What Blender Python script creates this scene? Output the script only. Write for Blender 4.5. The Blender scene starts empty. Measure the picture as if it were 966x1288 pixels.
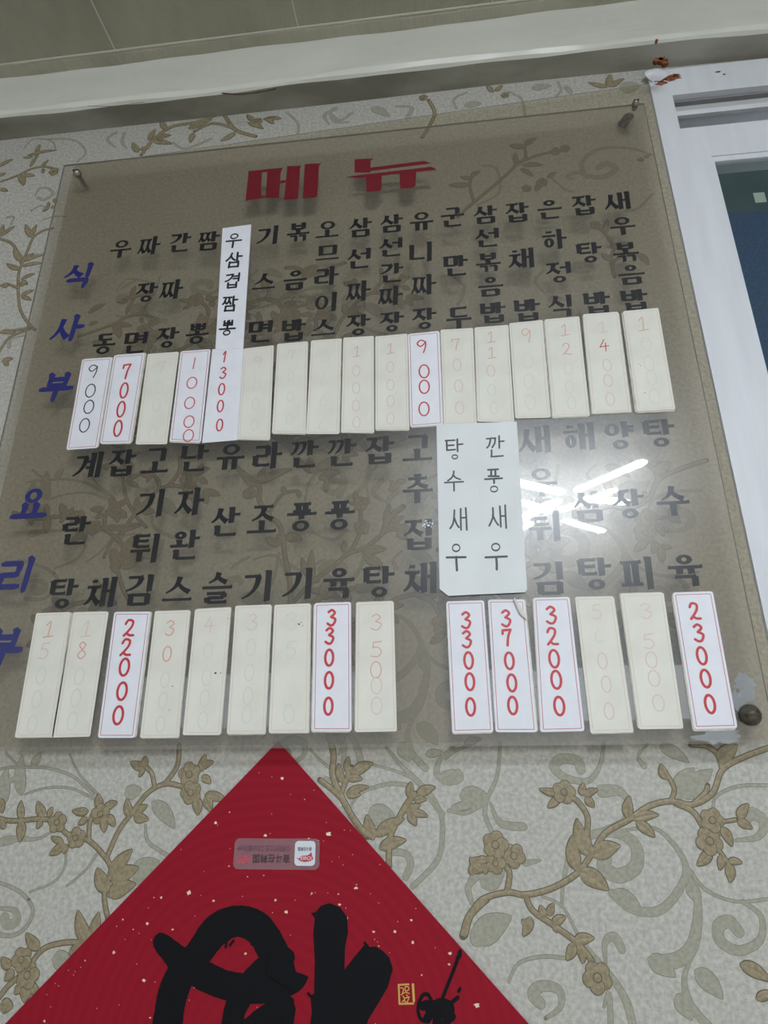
import bpy, bmesh, math, random
import numpy as np
random.seed(7)
S = bpy.context.scene
COL = S.collection

# ------------------------------------------------------------------ camera
YAW, PIT, ROL, FPX = -0.11297683, 0.37675376, -0.0053731, 847.03
CAM = np.array([0.0, -1.0, 1.6])
cy_, sy_, cp_, sp_, cr_, sr_ = math.cos(YAW), math.sin(YAW), math.cos(PIT), math.sin(PIT), math.cos(ROL), math.sin(ROL)
_f = np.array([sy_*cp_, cy_*cp_, sp_]); _r = np.array([cy_, -sy_, 0.0]); _u = np.cross(_r, _f)
_r2 = _r*cr_ + _u*sr_; _u2 = -_r*sr_ + _u*cr_
MROT = np.array([_r2, _u2, _f])
from mathutils import Matrix, Vector
cam = bpy.data.cameras.new('camera'); cam.sensor_fit = 'VERTICAL'; cam.sensor_height = 36.0
cam.lens = 36.0*FPX/1288.0; cam.clip_start = 0.01; cam.clip_end = 60
camo = bpy.data.objects.new('camera', cam); COL.objects.link(camo)
mw = Matrix.Identity(4)
for i in range(3):
    mw[i][0] = _r2[i]; mw[i][1] = _u2[i]; mw[i][2] = -_f[i]; mw[i][3] = CAM[i]
camo.matrix_world = mw
S.camera = camo

def ray(x, y):
    return MROT.T @ np.array([(x-483)/FPX, -(y-644)/FPX, 1.0])
def at(x, y, Y=0.0):            # photo point -> point on the vertical plane at depth Y
    d = ray(x, y); return CAM + d*(Y-CAM[1])/d[1]
def at2(x, y, Y=0.0):
    p = at(x, y, Y); return (p[0], p[2])

# ------------------------------------------------------------------ world, lights, exposure
FRONT = -0.038                  # front face of the acrylic sheet
LAMP_Z = 3.02
w = bpy.data.worlds.new('room_air'); S.world = w; w.use_nodes = True
bg = w.node_tree.nodes['Background']; bg.inputs[0].default_value = (0.75, 0.85, 1.0, 1); bg.inputs[1].default_value = 1.0
for x0, x1, pw in ((-2.9, -.8, 10), (.1, 1.85, 12)):      # added area lights for fill, standing in for windows behind the viewer
    sun = bpy.data.lights.new('rear_fill_light', 'AREA'); sun.shape = 'RECTANGLE'; sun.size = x1-x0; sun.size_y = .43
    sun.energy = pw; sun.color = (0.84, 0.92, 1.0)
    fill_obj = bpy.data.objects.new('rear_fill_light', sun); COL.objects.link(fill_obj)
    fill_obj.location = ((x0+x1)/2, -4.9, 2.235); fill_obj.rotation_euler = (math.radians(90), 0, 0)
LAMP_STRENGTH = 146.0
vs = S.view_settings; vs.view_transform = 'Standard'; vs.look = 'None'; vs.gamma = 1.0; vs.exposure = 0.06
vs.use_curve_mapping = False

# ------------------------------------------------------------------ materials
def mat(name, col, rough=0.6, spec=0.5, metal=0.0):
    m = bpy.data.materials.new(name); m.use_nodes = True
    b = m.node_tree.nodes['Principled BSDF']
    b.inputs['Base Color'].default_value = (*col, 1); b.inputs['Roughness'].default_value = rough
    b.inputs['Specular IOR Level'].default_value = spec; b.inputs['Metallic'].default_value = metal
    return m
def nd(m, t, **k):
    n = m.node_tree.nodes.new(t)
    for a, v in k.items(): setattr(n, a, v)
    return n
def noise_mix(m, c1, c2, scale, detail=4, lo=0.35, hi=0.65, stretch=(1, 1, 1), bump=0.0, bump_scale=None, bump_dist=0.001):
    nt = m.node_tree; L = nt.links.new; b = nt.nodes['Principled BSDF']
    tc = nd(m, 'ShaderNodeTexCoord'); mp = nd(m, 'ShaderNodeMapping'); mp.inputs['Scale'].default_value = stretch
    L(tc.outputs['Object'], mp.inputs[0])
    n = nd(m, 'ShaderNodeTexNoise'); n.inputs['Scale'].default_value = scale; n.inputs['Detail'].default_value = detail
    L(mp.outputs[0], n.inputs['Vector'])
    r = nd(m, 'ShaderNodeValToRGB'); r.color_ramp.elements[0].position = lo; r.color_ramp.elements[1].position = hi
    r.color_ramp.elements[0].color = (*c1, 1); r.color_ramp.elements[1].color = (*c2, 1)
    L(n.outputs['Fac'], r.inputs[0]); L(r.outputs[0], b.inputs['Base Color'])
    if bump:
        n2 = nd(m, 'ShaderNodeTexNoise'); n2.inputs['Scale'].default_value = bump_scale or scale; n2.inputs['Detail'].default_value = 5
        L(mp.outputs[0], n2.inputs['Vector'])
        bp = nd(m, 'ShaderNodeBump'); bp.inputs['Strength'].default_value = bump; bp.inputs['Distance'].default_value = bump_dist
        L(n2.outputs['Fac'], bp.inputs['Height']); L(bp.outputs[0], b.inputs['Normal'])
    return m

M = {}
M['paper'] = noise_mix(mat('wallpaper', (.36, .34, .3), .75, .3), (.375, .36, .325), (.50, .485, .445), 170, 6, .36, .64, bump=.5, bump_scale=420, bump_dist=.0008)
M['gold'] = noise_mix(mat('raised_gold_print', (.2, .17, .11), .5, .5), (.215, .172, .10), (.30, .25, .155), 200, 3, bump=.4, bump_scale=500, bump_dist=.0006)
M['gold_edge'] = mat('gold_print_outline', (.115, .095, .06), .6)
M['scroll'] = noise_mix(mat('pale_scroll_print', (.28, .27, .22), .65, .4), (.275, .265, .21), (.345, .335, .27), 200, 3)
M['scroll_edge'] = mat('pale_scroll_outline', (.17, .16, .115), .65)
M['paint'] = noise_mix(mat('cream_gloss_paint', (.72, .72, .66), .28, .5), (.68, .68, .62), (.77, .77, .71), 9, 4, stretch=(.35, 1, 1), bump=.6, bump_scale=26, bump_dist=.004)
M['paint_dirt_shade'] = noise_mix(mat('grimy_shaded_cream_paint', (.36, .35, .3), .45, .4), (.21, .20, .165), (.40, .39, .34), 11, 5, stretch=(.4, 1, 1), bump=.5, bump_scale=30, bump_dist=.003)  # cornice underside: its shade is painted in along with the grime
M['ceil'] = noise_mix(mat('olive_cream_ceiling_paint', (.36, .345, .27), .38, .5), (.32, .305, .235), (.385, .37, .29), 6, 3, stretch=(1.6, .8, 1), bump=.9, bump_scale=42, bump_dist=.006)
M['caulk'] = mat('pale_seam_caulk', (.6, .58, .5), .5)
M['rust'] = noise_mix(mat('flaking_rust', (.2, .07, .035), .9, .2), (.10, .03, .015), (.33, .12, .06), 130, 4)
M['pvc'] = noise_mix(mat('white_upvc', (.68, .69, .73), .32, .5), (.65, .66, .70), (.70, .715, .755), 12, 3, stretch=(3, 3, .4))
M['pvc_gap'] = mat('dark_joint', (.22, .22, .23), .6)
M['track'] = mat('dark_track_channel', (.13, .125, .11), .6); M['channel'] = mat('grey_channel_lip', (.5, .5, .5), .45)  # track is the dark colour given to the deep part of the channel
M['floor'] = noise_mix(mat('floor_tile', (.3, .28, .25), .4), (.42, .40, .36), (.5, .48, .44), 5)
M['roomwall'] = noise_mix(mat('plain_plaster', (.7, .68, .63), .8), (.66, .64, .59), (.73, .71, .66), 4)
M['ink'] = mat('black_vinyl', (.008, .008, .011), .45, .4)
M['redvinyl'] = mat('red_vinyl', (.34, .012, .035), .45, .4)
M['bluevinyl'] = mat('blue_vinyl', (.022, .028, .21), .45, .4)
M['cardnew'] = noise_mix(mat('white_card_paper', (.74, .74, .80), .55, .3), (.72, .72, .775), (.765, .765, .825), 30, 3)
M['cardold'] = noise_mix(mat('yellowed_card_paper', (.70, .685, .62), .55, .3), (.67, .655, .585), (.73, .715, .65), 22, 4)
M['cardedge'] = noise_mix(mat('old_card_underneath', (.58, .54, .46), .7, .2), (.50, .45, .37), (.65, .62, .55), 60, 4)
M['sheetw'] = noise_mix(mat('grey_white_paper', (.69, .71, .72), .6, .3), (.67, .69, .70), (.72, .74, .755), 14, 4)
M['red'] = mat('red_marker', (.50, .035, .045), .5)
M['redthin'] = mat('thin_red_ink', (.56, .11, .12), .5)
M['pale'] = mat('faded_red_ink', (.66, .36, .30), .55)
M['faint'] = mat('very_faded_red_ink', (.67, .52, .465), .55)
M['ghost'] = mat('ghost_of_ink', (.635, .622, .572), .55)
M['blackpen'] = mat('black_marker', (.035, .035, .042), .5)
M['borderred'] = mat('red_border_print', (.50, .13, .15), .5)
M['borderpale'] = mat('faded_border_print', (.64, .50, .43), .55)
M['steel'] = mat('dull_steel', (.30, .28, .24), .35, .5, .9)
M['darkcap'] = noise_mix(mat('dark_screw_cap', (.05, .042, .032), .5), (.03, .026, .02), (.085, .07, .05), 150, 3)
M['speck'] = mat('brown_fly_speck', (.06, .035, .02), .7)

def add_redpaper():
    m = mat('red_gold_flecked_paper', (.33, .012, .028), .55, .1); nt = m.node_tree; L = nt.links.new; b = nt.nodes['Principled BSDF']
    tc = nd(m, 'ShaderNodeTexCoord')
    wv = nd(m, 'ShaderNodeTexWave', wave_type='RINGS', rings_direction='Y'); wv.inputs['Scale'].default_value = 22; wv.inputs['Distortion'].default_value = 2.2; wv.inputs['Detail'].default_value = 2; wv.inputs['Detail Scale'].default_value = 1.2
    L(tc.outputs['Object'], wv.inputs['Vector'])
    r = nd(m, 'ShaderNodeValToRGB'); r.color_ramp.elements[0].color = (.25, .008, .019, 1); r.color_ramp.elements[1].color = (.27, .0088, .0212, 1)
    L(wv.outputs['Fac'], r.inputs[0]); L(r.outputs[0], b.inputs['Base Color'])
    bp = nd(m, 'ShaderNodeBump'); bp.inputs['Strength'].default_value = .12; bp.inputs['Distance'].default_value = .001
    L(wv.outputs['Fac'], bp.inputs['Height']); L(bp.outputs[0], b.inputs['Normal'])
    return m
M['redpaper'] = add_redpaper()
M['fleck'] = mat('gold_leaf_fleck', (.78, .62, .45), .4, .5, .2)
M['goldink'] = mat('gold_seal_ink', (.62, .38, .10), .4, .5, .3)
M['brushink'] = mat('black_brush_ink', (.006, .006, .008), .5, .12)

def clear_mat(name, tint, haze_col, haze, gloss_rough, wide, ior=1.49, patch=0.0, dirt=None):
    m = bpy.data.materials.new(name); m.use_nodes = True; nt = m.node_tree; L = nt.links.new
    for n in list(nt.nodes): nt.nodes.remove(n)
    out = nd(m, 'ShaderNodeOutputMaterial')
    tr = nd(m, 'ShaderNodeBsdfTransparent'); tr.inputs[0].default_value = (*tint, 1)
    df = nd(m, 'ShaderNodeBsdfDiffuse'); df.inputs[0].default_value = (*haze_col, 1)
    m1 = nd(m, 'ShaderNodeMixShader'); m1.inputs[0].default_value = haze
    L(tr.outputs[0], m1.inputs[1]); L(df.outputs[0], m1.inputs[2])
    tc = nd(m, 'ShaderNodeTexCoord')
    if dirt:
        n = nd(m, 'ShaderNodeTexNoise'); n.inputs['Scale'].default_value = dirt[0]; n.inputs['Detail'].default_value = 5
        L(tc.outputs['Object'], n.inputs['Vector'])
        mr = nd(m, 'ShaderNodeMapRange'); mr.inputs[1].default_value = .3; mr.inputs[2].default_value = .7; mr.inputs[3].default_value = dirt[1]; mr.inputs[4].default_value = dirt[2]
        L(n.outputs['Fac'], mr.inputs[0]); L(mr.outputs[0], m1.inputs[0])
    prev = m1
    if wide > 0:                 # scratched, wiped surface: a broad soft lobe under the sharp one
        for ro, wt in ((.5, wide*.22), (.27, wide*.85)):
            g2 = nd(m, 'ShaderNodeBsdfGlossy'); g2.inputs['Roughness'].default_value = ro
            m2 = nd(m, 'ShaderNodeMixShader'); m2.inputs[0].default_value = wt
            L(prev.outputs[0], m2.inputs[1]); L(g2.outputs[0], m2.inputs[2]); prev = m2
    g = nd(m, 'ShaderNodeBsdfGlossy'); g.inputs['Roughness'].default_value = gloss_rough
    n3 = nd(m, 'ShaderNodeTexNoise'); n3.inputs['Scale'].default_value = 5; n3.inputs['Detail'].default_value = 1
    L(tc.outputs['Object'], n3.inputs['Vector'])
    bp = nd(m, 'ShaderNodeBump'); bp.inputs['Strength'].default_value = .12; bp.inputs['Distance'].default_value = .004
    L(n3.outputs['Fac'], bp.inputs['Height']); L(bp.outputs[0], g.inputs['Normal'])
    fr = nd(m, 'ShaderNodeFresnel'); fr.inputs['IOR'].default_value = ior
    ge = nd(m, 'ShaderNodeNewGeometry'); iv = nd(m, 'ShaderNodeMath', operation='SUBTRACT'); iv.inputs[0].default_value = 1.0; L(ge.outputs['Backfacing'], iv.inputs[1])
    mu = nd(m, 'ShaderNodeMath', operation='MULTIPLY'); L(fr.outputs[0], mu.inputs[0]); L(iv.outputs[0], mu.inputs[1])
    m3 = nd(m, 'ShaderNodeMixShader'); L(mu.outputs[0], m3.inputs[0]); L(prev.outputs[0], m3.inputs[1]); L(g.outputs[0], m3.inputs[2])
    L(m3.outputs[0], out.inputs['Surface'])
    return m
def vinyl(name, col):
    return clear_mat(name, (0, 0, 0), col, 1.0, .02, .05, 1.40)
M['ink'] = vinyl('black_vinyl', (.009, .009, .013)); M['redvinyl'] = vinyl('red_vinyl', (.16, .004, .014)); M['bluevinyl'] = vinyl('blue_vinyl', (.018, .022, .15))
M['pen'] = mat('black_pen', (.012, .012, .016), .5, .3)
M['acrylic'] = clear_mat('smoky_acrylic', (.86, .835, .80), (.36, .335, .30), .10, .02, .062, 1.47, dirt=(5, .07, .15))
M['acrylic_back'] = clear_mat('smoky_acrylic_back', (.97, .96, .935), (.3, .28, .25), .02, .03, 0, 1.2)
M['acrylic_edge'] = mat('acrylic_cut_edge', (.34, .32, .30), .25, .6)
M['film'] = clear_mat('greasy_clear_film', (.955, .94, .90), (.35, .32, .27), .04, .15, 0, 1.25)
M['glass'] = clear_mat('window_glass', (.84, .88, .87), (.05, .07, .07), .05, .01, 0, 1.5)
M['frost'] = noise_mix(mat('blue_frosted_film', (.075, .115, .175), .45, .4), (.06, .10, .20), (.085, .135, .265), 260, 3)
M['sticker'] = clear_mat('clear_sticker_film', (.86, .74, .76), (.62, .40, .46), .22, .12, 0, 1.45)
M['appwhite'] = mat('sticker_white', (.62, .64, .70), .4)
M['appred'] = mat('sticker_red', (.45, .05, .06), .4)
M['apptext'] = mat('sticker_black_text', (.02, .015, .02), .4)
M['apppink'] = mat('sticker_red_text', (.62, .06, .10), .4)
M['appgrey'] = mat('sticker_small_text', (.13, .05, .07), .4)
M['lampwhite'] = mat('lamp_housing', (.75, .75, .75), .4)
def emit(name, col, s):
    m = bpy.data.materials.new(name); m.use_nodes = True; nt = m.node_tree
    b = nt.nodes['Principled BSDF']; b.inputs['Base Color'].default_value = (.8, .8, .8, 1)
    b.inputs['Emission Color'].default_value = (*col, 1); b.inputs['Emission Strength'].default_value = s
    return m
M['lampglow'] = emit('lamp_diffuser', (.85, .925, 1.0), LAMP_STRENGTH)

# ------------------------------------------------------------------ mesh helpers
class MB:
    def __init__(self): self.v = []; self.f = []; self.m = []; self.mats = []; self.smooth = []; self.n = 0
    def step(self, y):                                  # successive strokes lie on top of one another, never in one plane
        self.n += 1; return y-1.6e-6*(self.n % 57)
    def mi(self, k):
        if k not in self.mats: self.mats.append(k)
        return self.mats.index(k)
    def face(self, pts, k, sm=False):
        b = len(self.v); self.v += [tuple(map(float, p)) for p in pts]; self.f.append(list(range(b, b+len(pts)))); self.m.append(self.mi(k)); self.smooth.append(sm)
    def poly(self, pts, y, k):                          # flat polygon on the plane y, facing the room
        a = sum(p[0]*q[1]-q[0]*p[1] for p, q in zip(pts, pts[1:]+pts[:1]))
        if a < 0: pts = pts[::-1]
        y = self.step(y); self.face([(p[0], y, p[1]) for p in pts], k)
    def slab(self, pts, y0, y1, k, kside=None):         # polygon with thickness, y0 = front (smaller), y1 = back
        a = sum(p[0]*q[1]-q[0]*p[1] for p, q in zip(pts, pts[1:]+pts[:1]))
        if a < 0: pts = pts[::-1]
        self.face([(p[0], y0, p[1]) for p in pts], k)
        self.face([(p[0], y1, p[1]) for p in pts[::-1]], k)
        for p, q in zip(pts, pts[1:]+pts[:1]):
            self.face([(p[0], y1, p[1]), (q[0], y1, q[1]), (q[0], y0, q[1]), (p[0], y0, p[1])], kside or k)
    def box(self, x0, x1, y0, y1, z0, z1, k):
        self.slab([(x0, z0), (x1, z0), (x1, z1), (x0, z1)], y0, y1, k)
    def grid(self, rows, k, closed=False, sm=True):     # rows of points -> shared-vertex quads
        b = len(self.v); n = len(rows[0])
        for r in rows: self.v += [tuple(map(float, p)) for p in r]
        for i in range(len(rows)-1):
            for j in range(n if closed else n-1):
                j2 = (j+1) % n
                self.f.append([b+i*n+j, b+i*n+j2, b+(i+1)*n+j2, b+(i+1)*n+j]); self.m.append(self.mi(k)); self.smooth.append(sm)
    def build(self, name, parent=None, origin=None):
        me = bpy.data.meshes.new(name)
        o0 = origin or (0, 0, 0)
        me.from_pydata([(p[0]-o0[0], p[1]-o0[1], p[2]-o0[2]) for p in self.v], [], self.f)
        for k in self.mats: me.materials.append(M[k])
        me.polygons.foreach_set('material_index', self.m); me.polygons.foreach_set('use_smooth', self.smooth)
        me.update()
        o = bpy.data.objects.new(name, me); COL.objects.link(o); o.location = o0
        if parent:
            o.parent = parent
            o.location = tuple(a-b for a, b in zip(o0, parent['_at'])) 
        return o
def tag(o, label, cat, group=None):
    o['label'] = label; o['category'] = cat
    if group: o['group'] = group
    return o
ROOTS = []
def thing(name, loc, label, cat, group=None):
    o = bpy.data.objects.new(name, None); COL.objects.link(o); o.location = loc; o.empty_display_size = .02
    o['_at'] = list(loc); ROOTS.append(o)
    return tag(o, label, cat, group)
def struct(o): o['kind'] = 'structure'; return o

def spline(p, n=6, closed=False):
    p = [np.array(q, float) for q in p]
    if len(p) < 3 and not closed: return p
    out = []; N = len(p)
    for i in range(N if closed else N-1):
        if closed: a, b, c, d = p[(i-1) % N], p[i], p[(i+1) % N], p[(i+2) % N]
        else: a, b, c, d = p[max(i-1, 0)], p[i], p[i+1], p[min(i+2, N-1)]
        for t in np.arange(n)/n:
            out.append(.5*((2*b)+(-a+c)*t+(2*a-5*b+4*c-d)*t*t+(-a+3*b-3*c+d)*t**3))
    if not closed: out.append(p[-1])
    return out
def normals(p):
    p = np.array(p); t = np.gradient(p, axis=0); t /= np.maximum(np.linalg.norm(t, axis=1, keepdims=True), 1e-9)
    return np.stack([-t[:, 1], t[:, 0]], 1)
def ribbon(mb, p, hw, y, k, caps=True):                 # flat pen line; hw scalar or list
    p = np.array(p); n = normals(p); hw = np.broadcast_to(np.array(hw, float), (len(p),))[:, None]
    A = p+n*hw; B = p-n*hw; y = mb.step(y)
    mb.grid([[(a[0], y-3e-7*i, a[1]), (b[0], y-3e-7*i, b[1])] for i, (a, b) in enumerate(zip(A, B))], k, sm=False)
    if caps:
        for q, h in ((p[0], hw[0, 0]), (p[-1], hw[-1, 0])):
            if h > 1e-5: mb.poly([(q[0]+h*math.cos(t), q[1]+h*math.sin(t)) for t in np.linspace(0, 2*math.pi, 11)[:-1]], y-1e-6, k)
def relief(mb, p, hw, y, h, k):                         # raised half-round ribbon
    y = mb.step(y); p = np.array(p); n = normals(p); hw = np.broadcast_to(np.array(hw, float), (len(p),))[:, None]
    rows = []
    for q, m_, w_ in zip(p, n, hw):
        rows.append([(q[0]+m_[0]*w_[0]*s, y-.6*h*(1-s*s), q[1]+m_[1]*w_[0]*s) for s in (-1, -.6, 0, .6, 1)])
    mb.grid(rows, k)

# ------------------------------------------------------------------ room shell
WX = 0.427                                              # left edge of the window frame
wall = MB()
for x0, x1, z0, z1 in ((-3, WX+.006, 0, 3.08), (WX+.006, 1.70, 0, 1.02), (1.70, 3, 0, 3.08), (WX+.006, 1.70, 2.926, 3.08)):
    wall.face([(x0, 0, z0), (x1, 0, z0), (x1, 0, z1), (x0, 0, z1)], 'paper')

def crop(ox, oy, s): return lambda p: at2(ox+p[0]*s, oy+p[1]*s)
fR, fL, fT, fC = crop(560, 930, .4203), crop(0, 930, .3727), crop(0, 180, .233), crop(300, 530, .3106)
uR, uL, uT, uC = .00052, .00048, .00036, .00040         # metres per crop pixel, roughly, for the widths

class Motif:
    def __init__(self, f, u): self.f = f; self.u = u; self.stems = []; self.leaves = []; self.flowers = []; self.pale = []; self.pleaf = []
    def stem(self, *p, w=11): self.stems.append(([self.f(q) for q in p], w*self.u/2)); return self
    def leaf(self, a, b, w): self.leaves.append((self.f(a), self.f(b), w*self.u*.42)); return self
    def flower(self, c, r): self.flowers.append((self.f(c), r*self.u*.82)); return self
    def scroll(self, *p, w=(6, 24)): self.pale.append(([self.f(q) for q in p], w[0]*self.u*.42, w[1]*self.u*.36)); return self
    def pl(self, a, b, w): self.pleaf.append((self.f(a), self.f(b), w*self.u/2)); return self
def leaf_outline(a, b, hw, grow=0.0, n=9):
    a = np.array(a); b = np.array(b); d = b-a; L = np.linalg.norm(d); d = d/L; m = np.array([-d[1], d[0]])
    bend = .10*L
    ts = np.linspace(0, 1, n); c = [a+d*(L*t)+m*bend*math.sin(math.pi*t)*.6 for t in ts]
    h = [hw*math.sin(math.pi*min(1, t**.75))**.8 for t in ts]
    return c, [x+grow for x in h], m
def draw(mo, off=(0, 0), clip=None):
    off = np.array(off)
    for p, w0, w1 in mo.pale:
        q = np.array(spline(p, 7))+off; t = np.linspace(0, 1, len(q)); hw = w0+(w1-w0)*np.sin(math.pi*t*.62)**1.5
        ribbon(wall, q, hw+.0006, -.00010, 'scroll_edge'); ribbon(wall, q, hw, -.00022, 'scroll')
    for a, b, hw in mo.pleaf:
        for g, y, k in ((.0009, -.00012, 'scroll_edge'), (0, -.00025, 'scroll')):
            c, h, m = leaf_outline(np.array(a)+off, np.array(b)+off, hw, g)
            ribbon(wall, c, h, y, k, caps=False)
    for p, hw in mo.stems:
        q = np.array(spline(p, 7))+off
        ribbon(wall, q, hw+.0012, -.00034, 'gold_edge'); relief(wall, q, hw, -.00045, .0011, 'gold')
    for a, b, hw in mo.leaves:
        a2, b2 = np.array(a)+off, np.array(b)+off
        c, h, m = leaf_outline(a2, b2, hw, .0012); ribbon(wall, c, h, -.00036, 'gold_edge', caps=False)
        c, h, m = leaf_outline(a2, b2, hw); rows = []; ly = wall.step(-.0005)
        for q, hh in zip(c, h):
            rows.append([(q[0]+m[0]*hh*s, ly-e, q[1]+m[1]*hh*s) for s, e in ((-1, 0), (-.75, .0005), (-.12, .0007), (0, .0002), (.12, .0007), (.75, .0005), (1, 0))])
        wall.grid(rows, 'gold')
    for c, r in mo.flowers:
        c = np.array(c)+off; ph = c[0]*40
        for i in range(5):
            a = ph+i*2*math.pi/5; pc = c+np.array([math.cos(a), math.sin(a)])*r*.58
            dy = wall.step(0)*4; ring = lambda s, y: [(pc[0]+math.cos(t)*r*.52*s, y+dy, pc[1]+math.sin(t)*r*.52*s) for t in np.linspace(0, 2*math.pi, 13)[:-1]]
            wall.face(ring(1+.0009/(r*.5), -.00040-.00025*i), 'gold_edge')
            wall.grid([ring(1, -.00045-.00025*i), ring(.75, -.0009-.00025*i), ring(.3, -.0008-.00025*i)], 'gold', closed=True); wall.face(ring(.3, -.0008-.00025*i), 'gold')
        ring = lambda s, y: [(c[0]+math.cos(t)*r*s, y, c[1]+math.sin(t)*r*s) for t in np.linspace(0, 2*math.pi, 11)[:-1]]
        wall.face(ring(.36, -.00235), 'gold_edge'); wall.grid([ring(.28, -.0024), ring(.2, -.0027)], 'gold', closed=True); wall.face(ring(.2, -.0027), 'gold')

R = Motif(fR, uR)
R.stem((60,585),(75,530),(110,480),(185,458),(240,465),(320,445),(395,400),(440,340),(480,280),(550,240),(610,200),(675,185),(740,195),(800,160),(830,90),(900,50),(1000,15))
R.stem((185,455),(192,400),(172,370)).stem((440,340),(425,290),(425,230),(395,185),(370,170)).stem((240,465),(262,512),(330,560),(390,605),(430,650),(450,690))
R.stem((675,185),(685,145),(655,95),w=9).stem((690,192),(740,215),(770,260),(790,300)).stem((800,245),(840,245),(870,240),w=7).stem((790,305),(825,340),(850,380),w=8).stem((745,190),(778,160),(785,138),w=9).stem((830,90),(815,45),(780,20),(735,15))
for a, b, w in (((395,395),(380,285),40),((430,350),(393,235),42),((440,350),(525,318),46),((400,395),(490,452),48),((548,240),(552,168),30),((560,240),(640,226),28),((570,248),(628,294),30),((662,120),(645,72),26),((820,70),(875,15),44),((345,160),(280,148),22),((340,170),(305,205),22),((410,170),(415,130),22),((415,170),(458,150),20),((418,175),(445,205),24),((878,240),(908,192),26),((872,245),(920,268),24),((825,262),(858,322),26),((795,330),(752,378),28),((825,345),(820,392),20),((845,365),(890,370),18),((848,370),(852,430),26),((255,530),(232,590),26),((300,535),(285,495),22),((310,530),(325,490),20),((320,555),(362,530),24),((330,560),(335,580),18),((385,605),(447,595),28),((385,608),(362,662),26),((400,612),(412,672),24),((115,365),(78,355),18),((118,375),(85,400),18),((120,380),(118,405),14),((240,540),(228,552),14),((880,672),(975,725),34),((930,778),(990,760),22)): R.leaf(a, b, w)
for c, r in (((150,315),36),((150,370),28),((205,348),32),((355,158),32),((798,242),32),((790,304),36),((455,712),38)): R.flower(c, r)
R.scroll((475,10),(462,80),(425,125),(355,112),(325,80),(350,58),(395,65),(405,90),w=(8,34)).scroll((470,155),(520,155),(548,190),(530,240),(440,280),w=(36,6)).scroll((348,500),(355,420),(380,330),(440,285),(520,282),(570,320),(570,380),(520,408),(475,385),(480,355),w=(6,44)).scroll((520,275),(620,265),(680,310),(720,380),(700,450),(640,512),(560,508),(500,460),w=(6,26)).scroll((720,390),(755,480),(745,600),(705,655),(640,668),w=(10,42)).scroll((730,390),(780,450),(870,485),(985,475),w=(10,8)).scroll((890,485),(945,530),(942,600),(880,632),(825,605),(818,560),(850,545),(878,575),w=(10,36)).scroll((738,650),(715,720),(738,800),(800,870),w=(6,24)).scroll((190,725),(220,670),(290,650),(365,655),w=(6,10)).scroll((300,835),(345,800),(340,750),(290,738),(262,762),(285,790),w=(8,34)).scroll((440,640),(490,700),(540,780),(565,870),w=(8,24)).scroll((480,670),(478,610),(505,590),(528,628),w=(8,26)).scroll((290,470),(350,500),(400,590),(440,640),w=(5,8)).scroll((595,80),(578,50),(605,15),w=(16,6)).scroll((800,220),(812,170),(880,140),(985,138),w=(6,10)).scroll((870,302),(935,292),(955,250),(920,222),(895,240),w=(8,38)).scroll((165,10),(155,110),(125,180),(120,230),(145,285),w=(8,14)).scroll((10,213),(60,220),(110,195),w=(8,14)).scroll((135,190),(165,250),(235,262),w=(5,26)).scroll((82,490),(72,430),(95,395),(150,390),w=(6,12)).scroll((475,800),(490,760),(495,852),w=(6,16)).scroll((0,60),(30,35),(60,20),w=(5,9)).scroll((240,370),(285,362),w=(18,3)).scroll((0,110),(25,100),(40,115),w=(30,20))
for a, b, w in (((605,655),(690,712),40),((745,690),(832,778),40),((690,762),(738,842),40),((125,178),(42,168),44),((85,610),(200,530),60),((105,620),(85,560),30),((700,180),(745,85),52),((720,180),(800,90),44),((640,20),(730,70),30),((110,445),(180,390),50),((725,430),(760,495),30),((500,455),(590,520),36)): R.pl(a, b, w)

L = Motif(fL, uL)
L.stem((400,690),(372,630),(352,525),(375,440),(345,385),(300,342),(262,330)).stem((360,400),(400,310),(440,255),(500,180),(560,150),(625,162)).stem((522,160),(512,115),(490,90),w=10).stem((555,152),(598,90),(605,20)).stem((300,342),(302,290),(312,255)).stem((262,330),(225,318),(195,285)).stem((195,280),(140,268),(60,275),(0,268),(-60,240)).stem((340,700),(310,690),(230,685),(150,705),(100,765),(80,800)).stem((60,805),(30,830),(-10,880)).stem((100,540),(95,540),w=2)
for a, b, w in (((660,195),(668,258),34),((690,188),(765,208),30),((690,195),(712,245),32),((680,110),(695,50),28),((670,100),(722,75),26),((680,125),(712,150),24),((492,95),(440,75),30),((490,92),(492,55),24),((485,95),(468,128),16),((340,235),(332,182),30),((350,235),(398,212),26),((358,258),(388,295),28),((300,242),(243,240),26),((295,262),(262,288),22),((345,270),(352,315),26),((150,262),(128,208),32),((165,262),(178,228),20),((75,272),(72,205),26),((70,275),(66,348),34),((140,272),(122,302),20),((215,345),(172,328),20),((218,350),(165,390),30),((220,352),(215,388),22),((440,262),(430,198),30),((448,258),(500,222),28),((450,268),(502,272),30),((370,475),(448,370),48),((375,485),(470,432),50),((362,530),(460,488),50),((365,515),(328,432),48),((302,695),(262,575),44),((318,695),(335,582),38),((135,708),(88,652),34),((232,725),(320,690),34),((215,778),(268,748),28),((38,770),(5,735),30),((45,775),(15,815),28),((70,830),(48,860),24),((85,830),(82,890),36),((100,825),(125,868),28),((0,900),(45,905),40),((0,200),(8,250),24),((20,300),(0,270),20)): L.leaf(a, b, w)
for c, r in (((640,118),38),((645,180),36),((340,252),32),((258,332),32),((195,280),32),((75,742),34),((95,795),38)): L.flower(c, r)
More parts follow.
